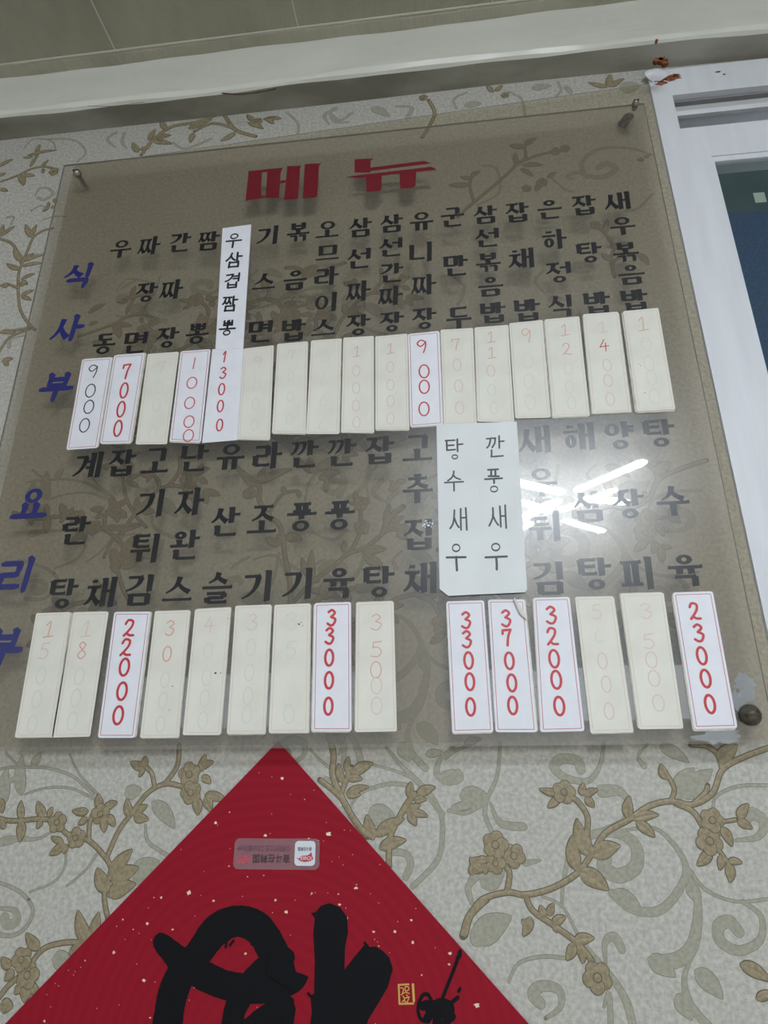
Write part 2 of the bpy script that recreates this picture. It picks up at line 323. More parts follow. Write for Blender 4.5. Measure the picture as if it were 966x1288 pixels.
L.scroll((-40,470),(60,510),(110,570),(90,630),(40,662),(-20,655),w=(10,14)).scroll((0,570),(50,578),(58,612),(25,625),(15,600),w=(10,34)).scroll((100,515),(180,482),(218,430),(222,370),w=(5,8)).scroll((225,495),(290,440),(335,375),w=(5,9)).scroll((85,185),(150,165),(240,165),(325,205),w=(5,8)).scroll((235,50),(270,120),(335,190),w=(4,8)).scroll((20,45),(70,90),(150,95),(240,122),(315,185),w=(6,10)).scroll((10,345),(60,335),(130,335),(190,300),w=(30,8)).scroll((490,290),(500,345),(560,388),(590,400),w=(8,14)).scroll((90,820),(140,860),(60,940),w=(6,14)).scroll((0,100),(60,95),(50,130),(10,150),w=(6,20))
for a, b, w in (((512,210),(590,302),42),((455,490),(540,410),80),((175,740),(245,765),46),((75,190),(75,50),36),((12,225),(25,95),44),((110,95),(140,45),26),((420,190),(480,170),40)): L.pl(a, b, w)

T = Motif(fT, uT)
T.stem((190,1010),(150,970),(110,900),(100,820),(98,740),(105,690),(120,650),(150,580),(180,512),(230,475),(285,460)).stem((115,650),(95,590),(60,540),(-10,515)).stem((100,785),(40,762),(-10,775)).stem((-60,230),(90,178),(170,140),(240,128),(300,142)).stem((175,110),(200,60),(215,15),w=9).stem((160,1005),(60,1045),(20,1090),(-10,1140)).stem((150,1000),(-10,1025))
for a, b, w in (((122,640),(78,560),44),((130,640),(240,602),26),((130,632),(188,595),26),((122,665),(225,650),28),((110,682),(35,650),34),((180,510),(138,438),40),((176,500),(198,440),30),((10,505),(20,440),36),((12,500),(82,448),30),((112,738),(190,705),26),((115,745),(150,765),24),((112,825),(185,795),28),((115,830),(170,850),26),((88,180),(190,178),40),((105,175),(128,232),50),((165,130),(210,60),24),((150,68),(308,40),26),((195,60),(215,8),26),((180,72),(125,78),22),((225,135),(262,90),26),((230,138),(232,165),22),((-10,130),(72,88),36),((-10,180),(34,165),24),((0,250),(42,262),30),((262,345),(228,370),30),((265,345),(262,318),22),((275,345),(298,350),24),((290,300),(302,330),26),((0,1020),(90,1030),30),((10,1180),(72,1165),34),((20,1180),(45,1205),26)): T.leaf(a, b, w)
for c, r in (((292,155),34),((120,760),24),((30,770),20)): T.flower(c, r)
T.scroll((190,285),(215,245),(262,245),(285,275),(240,305),(205,295),w=(8,24)).scroll((230,415),(300,395),(360,400),w=(10,10)).scroll((170,365),(215,340),(260,350),w=(12,8)).scroll((50,1100),(60,1060),(130,1040),w=(26,8)).scroll((40,400),(75,400),(60,440),w=(16,8)).scroll((130,30),(180,-20),(280,-10),(300,40),w=(4,8))

C = Motif(fC, uC)
C.stem((-40,150),(0,195),(80,258),(85,320),(120,380),(170,430),(190,560),(208,650),(210,760),w=16).stem((120,385),(150,330),(185,292),(240,282),w=9).stem((210,745),(300,650),(380,592),(440,540),(520,508),(598,445),(640,438),w=13).stem((445,540),(475,488),(492,440),(495,340)).stem((85,310),(50,290),w=8)
for a, b, w in (((80,260),(15,215),40),((85,250),(112,180),30),((80,255),(220,192),40),((190,290),(180,262),24),((240,282),(245,312),22),((600,430),(612,335),30),((612,430),(668,385),34),((640,440),(695,432),40),((640,445),(680,480),40),((500,535),(602,518),44),((505,545),(592,612),46),((435,535),(428,482),24),((480,325),(474,285),26),((495,325),(525,315),24),((470,335),(450,328),18),((170,500),(110,470),38),((175,495),(160,455),26),((185,470),(260,480),44),((300,640),(255,550),34),((305,640),(298,520),32),((310,640),(330,650),30)): C.leaf(a, b, w)
for c, r in (((500,430),36),((495,335),34),((45,292),30)): C.flower(c, r)
C.scroll((270,320),(290,240),(350,195),(410,205),(430,250),(390,290),(345,270),w=(6,34)).scroll((530,330),(520,240),(560,180),w=(6,10)).scroll((300,450),(380,480),(440,440),w=(6,12)).scroll((60,560),(150,545),(200,640),(220,690),w=(6,12)).scroll((350,560),(250,600),(180,560),w=(6,14)).scroll((600,330),(545,290),(580,240),w=(8,30))
Q = Motif(crop(370, 935, .2484), .00029)
Q.stem((180,-30),(200,60),(195,160),(240,270),(300,380),(370,470),w=24).stem((130,185),(200,240),(250,290),w=20).stem((240,250),(262,190),(290,120),w=20).stem((480,620),(485,480),(540,360),(590,280),(620,255),w=22).stem((855,975),(890,870),(975,785),w=26)
for a, b, w in (((290,158),(402,100),60),((245,200),(225,100),44),((268,150),(278,65),36),((268,182),(348,182),38),((262,258),(380,220),40),((265,268),(338,262),36),((405,490),(368,358),60),((410,472),(560,380),62),((430,535),(570,490),60),((588,278),(592,192),44),((620,262),(718,222),50),((605,292),(672,285),34),((565,352),(642,312),44),((590,350),(678,372),38),((575,358),(618,420),42),((945,640),(888,575),44),((925,600),(990,590),40),((905,670),(905,605),40)): Q.leaf(a, b, w)
Q.scroll((80,30),(150,100),(200,140),w=(8,16)).scroll((465,20),(540,110),(640,210),(750,360),w=(12,34)).scroll((400,108),(540,150),(660,220),(740,350),(750,480),(720,600),(600,725),w=(10,30)).scroll((280,330),(340,250),(480,205),(590,215),w=(10,24)).scroll((500,550),(565,560),(590,610),(565,675),w=(34,40)).scroll((805,20),(740,80),(722,150),(770,190),(835,178),(830,150),w=(14,50)).scroll((900,810),(880,730),(940,660),w=(20,36))
for a, b, w in (((370,372),(512,372),95),((785,340),(948,310),36),((838,268),(980,262),66),((665,60),(760,50),36),((150,170),(180,240),40)): Q.pl(a, b, w)
A = Motif(crop(60, 120, .3934), .00063)
A.stem((300,190),(340,140),(400,100),(480,85),(560,55)).stem((560,55),(600,110),(665,132)).stem((470,115),(530,90),(600,108),w=9)
for a, b, w in (((292,182),(272,150),24),((295,175),(330,165),18),((325,145),(345,108),24),((340,150),(398,156),22),((350,135),(395,128),20),((380,108),(362,80),24),((450,108),(525,78),32),((462,120),(455,152),24),((600,118),(552,146),26),((640,88),(690,108),22),((660,80),(638,62),20),((690,78),(748,75),22),((700,75),(722,92),20)): A.leaf(a, b, w)
for c, r in (((672,85),17),((362,136),16)): A.flower(c, r)
A.scroll((-10,140),(80,142),(122,180),(95,212),w=(5,9)).scroll((215,165),(190,140),(218,120),w=(5,14)).scroll((252,168),(238,150),(245,120),w=(5,14)).scroll((900,92),(885,65),(920,42),w=(6,20)).scroll((965,85),(922,85),(905,60),w=(5,18)).scroll((765,55),(800,90),(800,122),w=(7,10)).scroll((400,150),(440,170),(520,140),w=(6,14))
B = Motif(crop(420, 80, .4141), .00064)
B.stem((288,112),(306,150),(290,190),(268,225),w=9)
for a, b, w in (((835,70),(772,57),22),((838,72),(840,33),24),((842,72),(882,46),22),((485,88),(465,62),18),((492,86),(512,66),18)): B.leaf(a, b, w)
for c, r in (((272,104),15),((520,97),14)): B.flower(c, r)
B.scroll((530,85),(570,108),(580,155),w=(6,10)).scroll((372,138),(365,108),(402,88),w=(5,10)).scroll((190,130),(236,134),(222,165),w=(8,18)).scroll((-10,150),(20,172),(55,150),w=(5,14)).scroll((680,55),(690,80),(675,100),w=(5,10))
for a, b, w in (((600,78),(662,68),26),((700,68),(722,95),18),((868,80),(932,68),50),((112,134),(168,162),30),((395,130),(450,122),28)): B.pl(a, b, w)
E_ = Motif(crop(560, 90, .2692), .00041)
E_.stem((60,680),(100,640),(160,590),(220,540),(300,470),(340,430),(440,390),(520,375)).stem((135,610),(115,545),(122,495),w=9).stem((345,430),(375,400),(370,350),w=9).stem((790,960),(775,880),(785,820),(745,755),(700,720)).stem((775,900),(830,860),(900,850),w=9)
for a, b, w in (((340,440),(328,380),28),((360,440),(458,438),30),((350,455),(412,492),26),((372,350),(300,345),40),((372,345),(425,310),38),((115,525),(15,530),36),((120,492),(165,465),30),((118,500),(70,490),26),((785,830),(850,800),40),((780,880),(730,850),34),((900,850),(950,905),34),((750,760),(760,690),30),((930,410),(895,412),22),((935,405),(960,385),18),((480,500),(520,470),26),((440,520),(420,560),30)): E_.leaf(a, b, w)
for c, r in (((515,375),26),((560,362),26),((380,548),24),((452,520),30),((700,720),26)): E_.flower(c, r)
E_.scroll((975,392),(860,358),(720,362),(642,420),(655,482),(740,492),(795,455),(755,430),(715,450),w=(8,40)).scroll((150,625),(250,565),(240,455),(175,440),w=(8,16)).scroll((600,505),(570,490),(620,470),(660,490),w=(8,26)).scroll((970,570),(900,640),(840,650),w=(8,14)).scroll((40,960),(90,1010),(60,1090),w=(8,16)).scroll((500,500),(560,550),(600,560),w=(8,12)).scroll((470,1040),(420,980),(460,930),w=(8,16))
for mo in (R, L, T, C, Q, A, B, E_): draw(mo)
# the same drop repeats up the wall behind the board and to the left of the photo
draw(R, (-.60, .87)); draw(R, (-.02, .42)); draw(T, (.28, -.42)); draw(L, (-.05, .47)); draw(R, (-.33, .29)); draw(L, (.30, .84))
draw(R, (-1.15, .0)); draw(L, (-.62, .30)); draw(Q, (-.1, .55))
wall_o = struct(wall.build('wall_back'))

# other walls, floor, ceiling
for nm, pts in (('wall_left', [(-3, 0, 0), (-3, -5, 0), (-3, -5, 3.08), (-3, 0, 3.08)]), ('wall_right', [(3, 0, 0), (3, 0, 3.08), (3, -5, 3.08), (3, -5, 0)]),
                ('wall_front', [(-3, -5, 0), (3, -5, 0), (3, -5, 3.08), (-3, -5, 3.08)])):
    b = MB(); b.face(pts, 'roomwall'); struct(b.build(nm))
b = MB(); b.face([(-3, 0, 0), (-3, -5, 0), (3, -5, 0), (3, 0, 0)][::-1], 'floor'); struct(b.build('floor'))
b = MB(); b.face([(-3, 0, 3.08), (-3, -5, 3.08), (3, -5, 3.08), (3, 0, 3.08)], 'ceil')
for i in range(-6, 8):                                   # board seams every 0.407 m, filled with pale caulk
    x = -.282+.407*i
    if -2.9 < x < 2.9: b.box(x-.0012, x+.0012, -5, 0, 3.0785, 3.08, 'caulk')
b.box(-3, 3, -.0795, -.0765, 3.076, 3.08, 'caulk')
struct(b.build('ceiling'))

# cornice: olive band, gloss cream front, grimy underside darkened for shade, flaking rust by the window
def cornice():
    b = MB()
    prof = [(-.0765, 3.08, 'ceil'), (-.075, 3.072, 'ceil'), (-.056, 3.066, 'paint'), (-.058, 3.060, 'paint'), (-.0565, 2.985, 'paint'), (-.0575, 2.958, 'paint'), (-.054, 2.949, 'paint'), (-.048, 2.9465, 'paint_dirt_shade'), (0, 2.944, None)]
    xs = np.linspace(-3, 3, 241)
    def pt(x, i):
        y, z, k = prof[i]
        wob = .0012*math.sin(x*9+i)+.0008*math.sin(x*31+2*i)
        if i in (4, 5): wob += -.003*math.exp(-((x+.11)/.09)**2)
        if i in (5, 6, 7): z += .0012*math.sin(x*17)+.0016*math.sin(x*5+1)-.012*max(0, x)*(1 if i < 8 else 0)*.6
        if i == 8: z += .0015*math.sin(x*6)-.018*max(0, x-.1)*.8
        return (x, y+wob*(0 if i in (0, 8) else 1), z)
    for i in range(len(prof)-1):
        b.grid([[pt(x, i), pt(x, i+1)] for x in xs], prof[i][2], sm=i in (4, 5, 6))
    return b
def blob(cx, cz, r, n, seed, sx=1, sz=1):
    rg = random.Random(seed)
    return [(cx+math.cos(t)*r*sx*rg.uniform(.45, 1.15), cz+math.sin(t)*r*sz*rg.uniform(.45, 1.15)) for t in np.linspace(0, 2*math.pi, n+1)[:-1]]
cb = cornice()
for px, py, r, sd in ((829, 75, .012, 3), (834, 74, .009, 4), (836, 79, .007, 8), (826, 50, .003, 5)):
    c = at2(px, py, -.062); cb.slab(blob(c[0], c[1], r, 17, sd, 1, .7), -.0625, -.055, 'rust')
cr = struct(cb.build('trim_1'))
# split in the paint, mid-length
b = MB(); p = [at2(x, y, -.0605) for x, y in ((278, 117), (300, 118.5), (325, 116), (348, 111.5))]
ribbon(b, spline(p), [.0002]+[.0022]*17+[.0002] if len(spline(p)) == 19 else .0015, -.0602, 'speck', caps=False)
o = b.build('paint_crack'); o.parent = cr
b = MB(); p = [at2(x, y, -.0605) for x, y in ((110, 133), (140, 133.5), (170, 130), (182, 128))]
ribbon(b, spline(p), .0008, -.0602, 'track', caps=False); o = b.build('paint_crack'); o.parent = cr

# ------------------------------------------------------------------ window
win = MB()
FX0, FX1, FZ1, FZ0 = WX, 1.70, 2.926, 1.02
def frame_rect(b, x0, x1, z0, z1, wd, y0, y1, k, top=None):
    t = top or wd
    b.slab([(x0, z0), (x0+wd, z0+wd), (x0+wd, z1-t), (x0, z1)], y0, y1, k)
    b.slab([(x1, z0), (x1, z1), (x1-wd, z1-t), (x1-wd, z0+wd)], y0, y1, k)
    b.slab([(x0, z1), (x0+wd, z1-t), (x1-wd, z1-t), (x1, z1)], y0, y1, k)
    b.slab([(x0, z0), (x1, z0), (x1-wd, z0+wd), (x0+wd, z0+wd)], y0, y1, k)
frame_rect(win, FX0, FX1, FZ0, FZ1, .038, -.006, .10, 'pvc', .074)
for px, py, r, sd, sx, sz in ((842, 98, .017, 11, 1.3, .55), (832, 104, .012, 12, 1.2, .6), (850, 94, .009, 13, 1, .6), (826, 100, .008, 17, 1, .8), (903, 90, .004, 15, 1.4, .5), (911, 93, .0025, 16, 1.2, .8)):
    c = at2(px, py, -.007); win.slab(blob(c[0], c[1], r, 19, sd, sx, sz), -.0068, -.0055, 'rust')
wo = struct(win.build('window_1'))
def wpart(nm, b, label=None, parent=wo):
    o = b.build(nm); o.parent = parent
    if label: o['label'] = label
    return o
b = MB()                                                # head channel with a white lip
b.box(.465, 1.662, .085, .1, 2.752, 2.852, 'track'); b.box(.465, 1.662, .006, .085, 2.846, 2.852, 'pvc_gap'); b.box(.465, 1.662, .004, .012, 2.807, 2.819, 'pvc'); b.box(.465, 1.662, .012, .085, 2.812, 2.819, 'pvc'); b.box(.465, 1.662, .016, .022, 2.819, 2.846, 'channel')
wpart('track_channel', b, 'grey head channel of the sliding window with a white lip')
sash = MB()
frame_rect(sash, .4665, 1.03, 1.06, 2.764, .044, -.003, .03, 'pvc', .078)
sash.box(.5105, .986, -.0005, .03, 2.674, 2.686, 'pvc'); sash.box(.5095, .515, -.0002, .03, 1.104, 2.676, 'pvc')
so = wpart('sash', sash)
sash2 = MB(); frame_rect(sash2, .99, 1.66, 1.06, 2.752, .044, .035, .07, 'pvc', .078); wpart('sash', sash2)
b = MB(); b.box(.512, .99, .004, .009, 1.10, 2.678, 'glass'); wpart('glass_pane', b, None, so)
b = MB(); b.box(1.03, 1.62, .05, .055, 1.10, 2.676, 'glass'); wpart('glass_pane', b)
b = MB(); b.box(.513, .989, .0102, .0112, 1.101, 2.556, 'frost'); wpart('frosted_film', b, 'blue frosted film on the lower glass', so)
c0 = at2(947, 243, .003); c1 = at2(963, 254, .003)
b = MB(); M['tag'] = mat('pale_green_tag', (.26, .33, .27), .6); b.box(c0[0], c1[0]+.002, .0028, .0036, c1[1], c0[1], 'tag'); wpart('paper_tag', b, 'small pale square stuck near the top of the glass', so)
b = MB()
M['well'] = noise_mix(mat('dim_teal_lightwell', (.11, .15, .145), .8), (.055, .082, .078), (.08, .115, .11), 6)
b.face([(0, .6, .6), (2.2, .6, .6), (2.2, .6, 3.3), (0, .6, 3.3)], 'well'); struct(b.build('wall_outside'))
# white sealant lump where frame, cornice and board corner meet
b = MB(); c = at(826, 88, -.022); rows = []
for i in range(7):
    t = math.pi*i/6
    rows.append([(c[0]+.021*math.sin(t)*math.cos(a)*(1+.3*math.cos(2*a+1)+.2*math.sin(3*a+i)), -.004-.016*math.sin(t)*abs(math.sin(a*.5+.8)), c[2]-.012*math.cos(t)+.014*math.sin(t)*math.sin(a)*.4) for a in np.linspace(0, 2*math.pi, 13)[:-1]])
b.grid(rows, 'pvc', closed=True); o = b.build('sealant'); o.parent = wo; o['label'] = 'white sealant lump beside the rust at the frame corner'

# ------------------------------------------------------------------ lettering engine
def H(x0, x1, y): return ('H', [(x0, y), (x1, y)])
def V(x, y0, y1): return ('V', [(x, y0), (x, y1)])
JA = {
 'ㄱ': [H(.05, .9, .1), ('V', [(.86, .1), (.84, 1)])], 'ㄱd': [H(.06, .9, .1), ('D', [(.82, .1), (.72, .5), (.42, .82), (.02, 1)])],
 'ㄴ': [V(.14, 0, .93), H(.14, 1, .91)], 'ㄷ': [H(.05, .95, .07), V(.14, .07, .93), H(.14, 1, .93)],
 'ㄹ': [H(.05, .9, .07), ('V', [(.86, .07), (.86, .5)]), H(.12, .86, .5), V(.12, .5, .94), H(.12, 1, .94)],
 'ㅁ': [V(.12, .0, 1), V(.88, .0, 1), H(.12, .88, .07), H(.12, .88, .93)], 'ㅂ': [V(.12, 0, 1), V(.88, 0, 1), H(.12, .88, .45), H(.12, .88, .94)],
 'ㅅ': [('D', [(.52, 0), (.45, .42), (.28, .75), (.0, 1)]), ('R', [(.45, .38), (.68, .72), (1, .98)])],
 'ㅇ': [('O', [(.5, .5)])],
 'ㅈ': [H(.04, .96, .08), ('D', [(.56, .08), (.48, .5), (.28, .8), (.0, 1)]), ('R', [(.47, .48), (.68, .76), (1, .98)])],
 'ㅊ': [('H', [(.32, .03), (.66, .03)]), H(.04, .96, .27), ('D', [(.54, .27), (.48, .58), (.28, .84), (.0, 1)]), ('R', [(.47, .56), (.68, .8), (1, .98)])],
 'ㅌ': [H(.05, .95, .06), H(.14, .9, .48), V(.14, .06, .94), H(.14, 1, .94)], 'ㅋ': [H(.05, .9, .1), ('V', [(.86, .1), (.84, 1)]), H(.05, .86, .5)],
 'ㅍ': [H(.02, .98, .07), V(.3, .07, .9), V(.7, .07, .9), H(0, 1, .93)],
 'ㅎ': [H(.3, .7, .03), H(.03, .97, .27), ('O', [(.5, .7), (.36, .30)])],
}
for d, s in (('ㄲ', 'ㄱd'), ('ㄸ', 'ㄷ'), ('ㅃ', 'ㅂ'), ('ㅆ', 'ㅅ'), ('ㅉ', 'ㅈ')):
    JA[d] = [(k+'2', [(x*.5+o, y) for x, y in p]) for o in (0, .5) for k, p in JA[s]]
VO = {
 'ㅏ': [V(.25, 0, 1), H(.25, 1, .46)], 'ㅐ': [V(.16, .03, .97), V(.84, 0, 1), H(.16, .84, .46)], 'ㅑ': [V(.25, 0, 1), H(.25, 1, .34), H(.25, 1, .6)],
 'ㅓ': [V(.78, 0, 1), H(-.12, .78, .46)], 'ㅔ': [H(-.2, .3, .46), V(.3, .03, .97), V(.88, 0, 1)], 'ㅕ': [V(.78, 0, 1), H(-.12, .78, .34), H(-.12, .78, .62)],
 'ㅖ': [H(-.25, .3, .36), H(-.25, .3, .6), V(.3, .03, .97), V(.88, 0, 1)], 'ㅣ': [V(.5, 0, 1)],
 'ㅗ': [V(.5, 0, .8), H(0, 1, .85)], 'ㅛ': [V(.33, 0, .8), V(.67, 0, .8), H(0, 1, .85)], 'ㅜ': [H(0, 1, .12), V(.5, .12, 1)], 'ㅠ': [H(0, 1, .12), V(.33, .12, 1), V(.67, .12, 1)], 'ㅡ': [H(0, 1, .5)],
}
LL = 'ㄱㄲㄴㄷㄸㄹㅁㅂㅃㅅㅆㅇㅈㅉㅊㅋㅌㅍㅎ'
VL = 'ㅏ ㅐ ㅑ ㅒ ㅓ ㅔ ㅕ ㅖ ㅗ ㅘ ㅙ ㅚ ㅛ ㅜ ㅝ ㅞ ㅟ ㅠ ㅡ ㅢ ㅣ'.split()
TL = ' ,ㄱ,ㄲ,ㄳ,ㄴ,ㄵ,ㄶ,ㄷ,ㄹ,ㄺ,ㄻ,ㄼ,ㄽ,ㄾ,ㄿ,ㅀ,ㅁ,ㅂ,ㅄ,ㅅ,ㅆ,ㅇ,ㅈ,ㅊ,ㅋ,ㅌ,ㅍ,ㅎ'.split(',')
def hangul(ch):
    c = ord(ch)-0xAC00; l, v, t = LL[c//588], VL[(c//28) % 21], TL[c % 28].strip()
    out = []
    def put(strokes, x0, y0, x1, y1):
        for k, p in strokes:
            if k[0] == 'O':
                rx, ry = p[1] if len(p) > 1 else (.46, .46)
                c = p[0]; out.append(('O', [(x0+c[0]*(x1-x0), y0+c[1]*(y1-y0)), (rx*(x1-x0), ry*(y1-y0))]))
            else: out.append((k, [(x0+x*(x1-x0), y0+y*(y1-y0)) for x, y in p]))
    Lv = JA['ㄱd'] if l == 'ㄱ' else JA[l]
    tj = JA.get(t) if t != 'ㄲ' else [(k+'2', [(x*.46+o, y) for x, y in p]) for o in (0, .54) for k, p in JA['ㄱ']]
    Lh = [(k+'2', [(x*.46+o, y) for x, y in p]) for o in (0, .54) for k, p in JA['ㄱ']] if l == 'ㄲ' else JA[l]
    vx = .56 if v in 'ㅐㅔㅖ' else .62
    if v in 'ㅏㅐㅑㅓㅔㅕㅖㅣ':
        if v == 'ㅣ': vx = .68
        if t: put(Lv, .03, .02, vx-.05, .52); put(VO[v], vx, 0, 1, .56); put(tj, .16, .64, .92, 1)
        else: put(Lv, .0, .1, vx-.05, .9); put(VO[v], vx, 0, 1, 1)
    elif v in 'ㅗㅛㅜㅠㅡ':
        if t:
            big = t == 'ㅇ'; put(Lh, .2, 0, .8, .30 if big else .34); put(VO[v], 0, .35 if big else .38, 1, .56 if big else .62); put(tj, .14, .58 if big else .67, .86, 1)
        elif v in 'ㅗㅛ': put(Lh, .14, .02, .86, .54); put(VO[v], 0, .55, 1, 1)
        elif v == 'ㅡ': put(Lh, .1, .02, .9, .64); put(VO[v], 0, .8, 1, 1)
        else: put(Lh, .16, 0, .84, .46); put(VO[v], 0, .5, 1, 1)
    else:
        hv = {'ㅘ': 'ㅗ', 'ㅟ': 'ㅜ', 'ㅢ': 'ㅡ'}[v]; vv = {'ㅘ': 'ㅏ', 'ㅟ': 'ㅣ', 'ㅢ': 'ㅣ'}[v]; vx = .66 if vv == 'ㅏ' else .74
        if t: put(Lh, .08, .02, vx-.1, .32); put(VO[hv], 0, .33, vx-.04, .58); put(VO[vv], vx, 0, 1, .62); put(tj, .14, .68, .92, 1)
        else: put(Lh, .06, .02, vx-.1, .46); put(VO[hv], 0, .52, vx-.04, .95); put(VO[vv], vx, 0, 1, 1)
    return out
def glyph(mb, ch, cx, cz, w, h, y, k, a=.104, b=.052, style='print', slant=0.0):
    rg = random.Random(ord(ch)+int(cx*1e4))
    jit = (lambda: rg.uniform(-.02, .02)) if style == 'hand' else (lambda: 0.0)
    def P(x, yy):
        X = (x-.5+slant*(.5-yy))*w; Z = (.5-yy)*h
        return (cx+X, cz+Z)
    asp = w/h
    for kind, p in hangul(ch):
        thin = .74 if kind.endswith('2') else 1.0
        aa, bb = a*thin, b*(1 if thin == 1 else .9)
        if kind[0] == 'O':
            c, r = p; n = 26; rx, ry = max(r[0], aa*1.2), max(r[1], bb*1.4); rx, ry = (rx*.72, ry*.72) if style == 'hand' and a < .05 else (rx, ry); rx = min(rx, ry*1.15/asp) if style != 'print' else min(rx, ry*1.5/asp)
            out_ = [P(c[0]+math.cos(t)*rx, c[1]+math.sin(t)*ry) for t in np.linspace(0, 2*math.pi, n+1)]
            ia, ib = (rx-aa*1.55, ry-bb*1.75) if style == 'print' else (rx-aa*1.6, ry-bb*1.6)
            ia = max(ia, .012); ib = max(ib, .012)
            in_ = [P(c[0]+math.cos(t)*ia, c[1]+math.sin(t)*ib) for t in np.linspace(0, 2*math.pi, n+1)]
            yy_ = mb.step(y); mb.grid([[(q[0], yy_, q[1]), (s[0], yy_, s[1])] for q, s in zip(out_, in_)], k, sm=False); continue
        if style == 'hand':
            q = [(x+jit(), yy+jit()) for x, yy in p]; q = [P(*s) for s in (spline(q, 5) if len(q) > 2 else q)]
            if len(q) == 2: q = [q[0], ((q[0][0]+q[1][0])/2+.01*w*rg.uniform(-1, 1), (q[0][1]+q[1][1])/2), q[1]]
            ribbon(mb, q, a*h, y, k); continue
        if kind[0] == 'H':
            (x0, y0), (x1, _) = p
            if style == 'brush':
                pts = [(x0-.06, y0-bb*.5), (x0+.05, y0-bb*1.15), (x1-.1, y0-bb*1.2), (x1+.05, y0-bb*.9), (x1+.07, y0+bb*.6), (x1-.05, y0+bb*1.2), (x0+.08, y0+bb*1.2), (x0-.05, y0+bb*.9)]
            else:
                e = .06 if x1-x0 > .3 else .02
                pts = [(x0, y0-bb), (x1-e*1.2, y0-bb), (x1-e*.3, y0-bb-.035), (x1+.02, y0-bb*.2), (x1, y0+bb), (x0, y0+bb)]
            mb.poly([P(*q) for q in pts], y, k)
        elif kind[0] == 'V':
            (x0, y0), (x1, y1) = p
            if style == 'brush':
                pts = [(x0-aa*1.2, y0-.02), (x0-aa*.2, y0-.08), (x0+aa*1.2, y0+.02), (x0+aa*.95, y0+.2), (x1+aa*.8, y1-.1), (x1+aa*.5, y1+.03), (x1-aa*.5, y1+.05), (x1-aa*.9, y1-.06), (x0-aa*.8, y0+.15)]
            else:
                pts = [(x0-aa-.035, y0+.0), (x0-aa*.2, y0-.02), (x0+aa, y0+.0), (x1+aa, y1-.012), (x1-aa*.9, y1+.012), (x0-aa, y0+.085)]
            mb.poly([P(*q) for q in pts], y, k)
        else:
            q = np.array(spline(p, 5)); t = np.linspace(0, 1, len(q)); n = normals(q)
            sup = np.sqrt((aa*n[:, 0])**2+(bb*1.25*n[:, 1])**2)
            fac = (1.02-.62*t) if kind[0] == 'D' else (.55+.75*t)
            A = q+n*(sup*fac)[:, None]; B = q-n*(sup*fac)[:, None]
            yy_ = mb.step(y); mb.grid([[(P(*u)[0], yy_, P(*u)[1]), (P(*v)[0], yy_, P(*v)[1])] for u, v in zip(A, B)], k, sm=False)

DG = {
 '0': None, '1': [[(.55, 0), (.5, .5), (.45, 1)]], 'I': [[(.22, .25), (.6, .02), (.58, .5), (.52, .95)], [(.05, 1), (.5, .97), (1, .93)]],
 'J': [[(.2, .3), (.62, .0), (.55, .5), (.45, 1)]],
 '2': [[(.1, .25), (.35, .02), (.82, .1), (.78, .4), (.42, .72), (.05, .97)], [(.05, .97), (.3, .84), (.6, .95), (1.02, .96)]],
 '3': [[(.1, .14), (.5, .0), (.86, .2), (.42, .45)], [(.42, .45), (.92, .62), (.7, .95), (.35, 1), (.02, .88)]],
 '4': [[(.55, 0), (.3, .3), (0, .62)], [(0, .62), (.5, .58), (1, .55)], [(.68, .3), (.64, .65), (.6, 1)]],
 '5': [[(.92, .03), (.25, .06)], [(.25, .06), (.15, .42)], [(.15, .42), (.6, .38), (.92, .66), (.6, .97), (.03, .92)]],
 '7': [[(.02, .28), (.06, .06)], [(.06, .06), (.92, .03)], [(.92, .03), (.62, .45), (.48, 1)]],
 '8': [[(.8, .15), (.42, .0), (.15, .2), (.5, .45), (.88, .76), (.45, 1), (.1, .76), (.5, .45), (.82, .15)]],
 '9': [[(.85, .16), (.4, .0), (.05, .25), (.38, .5), (.85, .18)], [(.85, .16), (.82, .55), (.62, 1)]],
 'c': [[(.5, .1), (.12, .5), (.2, .95), (.85, .85)]],
}
def digit(mb, ch, cx, cz, w, h, pen, y, k, rot=0.0):
    rg = random.Random(int(cx*7919)+int(cz*104729))
    def P(q):
        x = (q[0]-.5)*w+(q[1]-.5)*-rot*h; return (cx+x, cz+(.5-q[1])*h)
    if ch == '0':
        q = [(.5+.46*math.cos(t), .5+.5*math.sin(t)) for t in np.linspace(-1.9, 2*math.pi-1.75, 22)]
        ls = [q]
    else: ls = [spline(l, 6) if len(l) > 2 else l for l in DG[ch]]
    for l in ls:
        q = [P(s) for s in l]
        if len(q) == 2: q = [q[0], tuple((np.array(q[0])+np.array(q[1]))/2), q[1]]
        ribbon(mb, q, pen, y, k)

# ------------------------------------------------------------------ clear film behind the board, red diamond paper
def film():
    q = [(-.782, 1.646), (.424, 1.646), (.424, at2(814, 106, -.004)[1]), (-.782, at2(182, 197, -.004)[1]-.008)]
    b = MB(); b.slab(q, -.0052, -.0042, 'film', 'acrylic_edge'); o = b.build('clear_sheet')
    tag(o, 'thin greasy clear plastic sheet against the wallpaper, slanting top edge above the menu board', 'plastic sheet')
film()

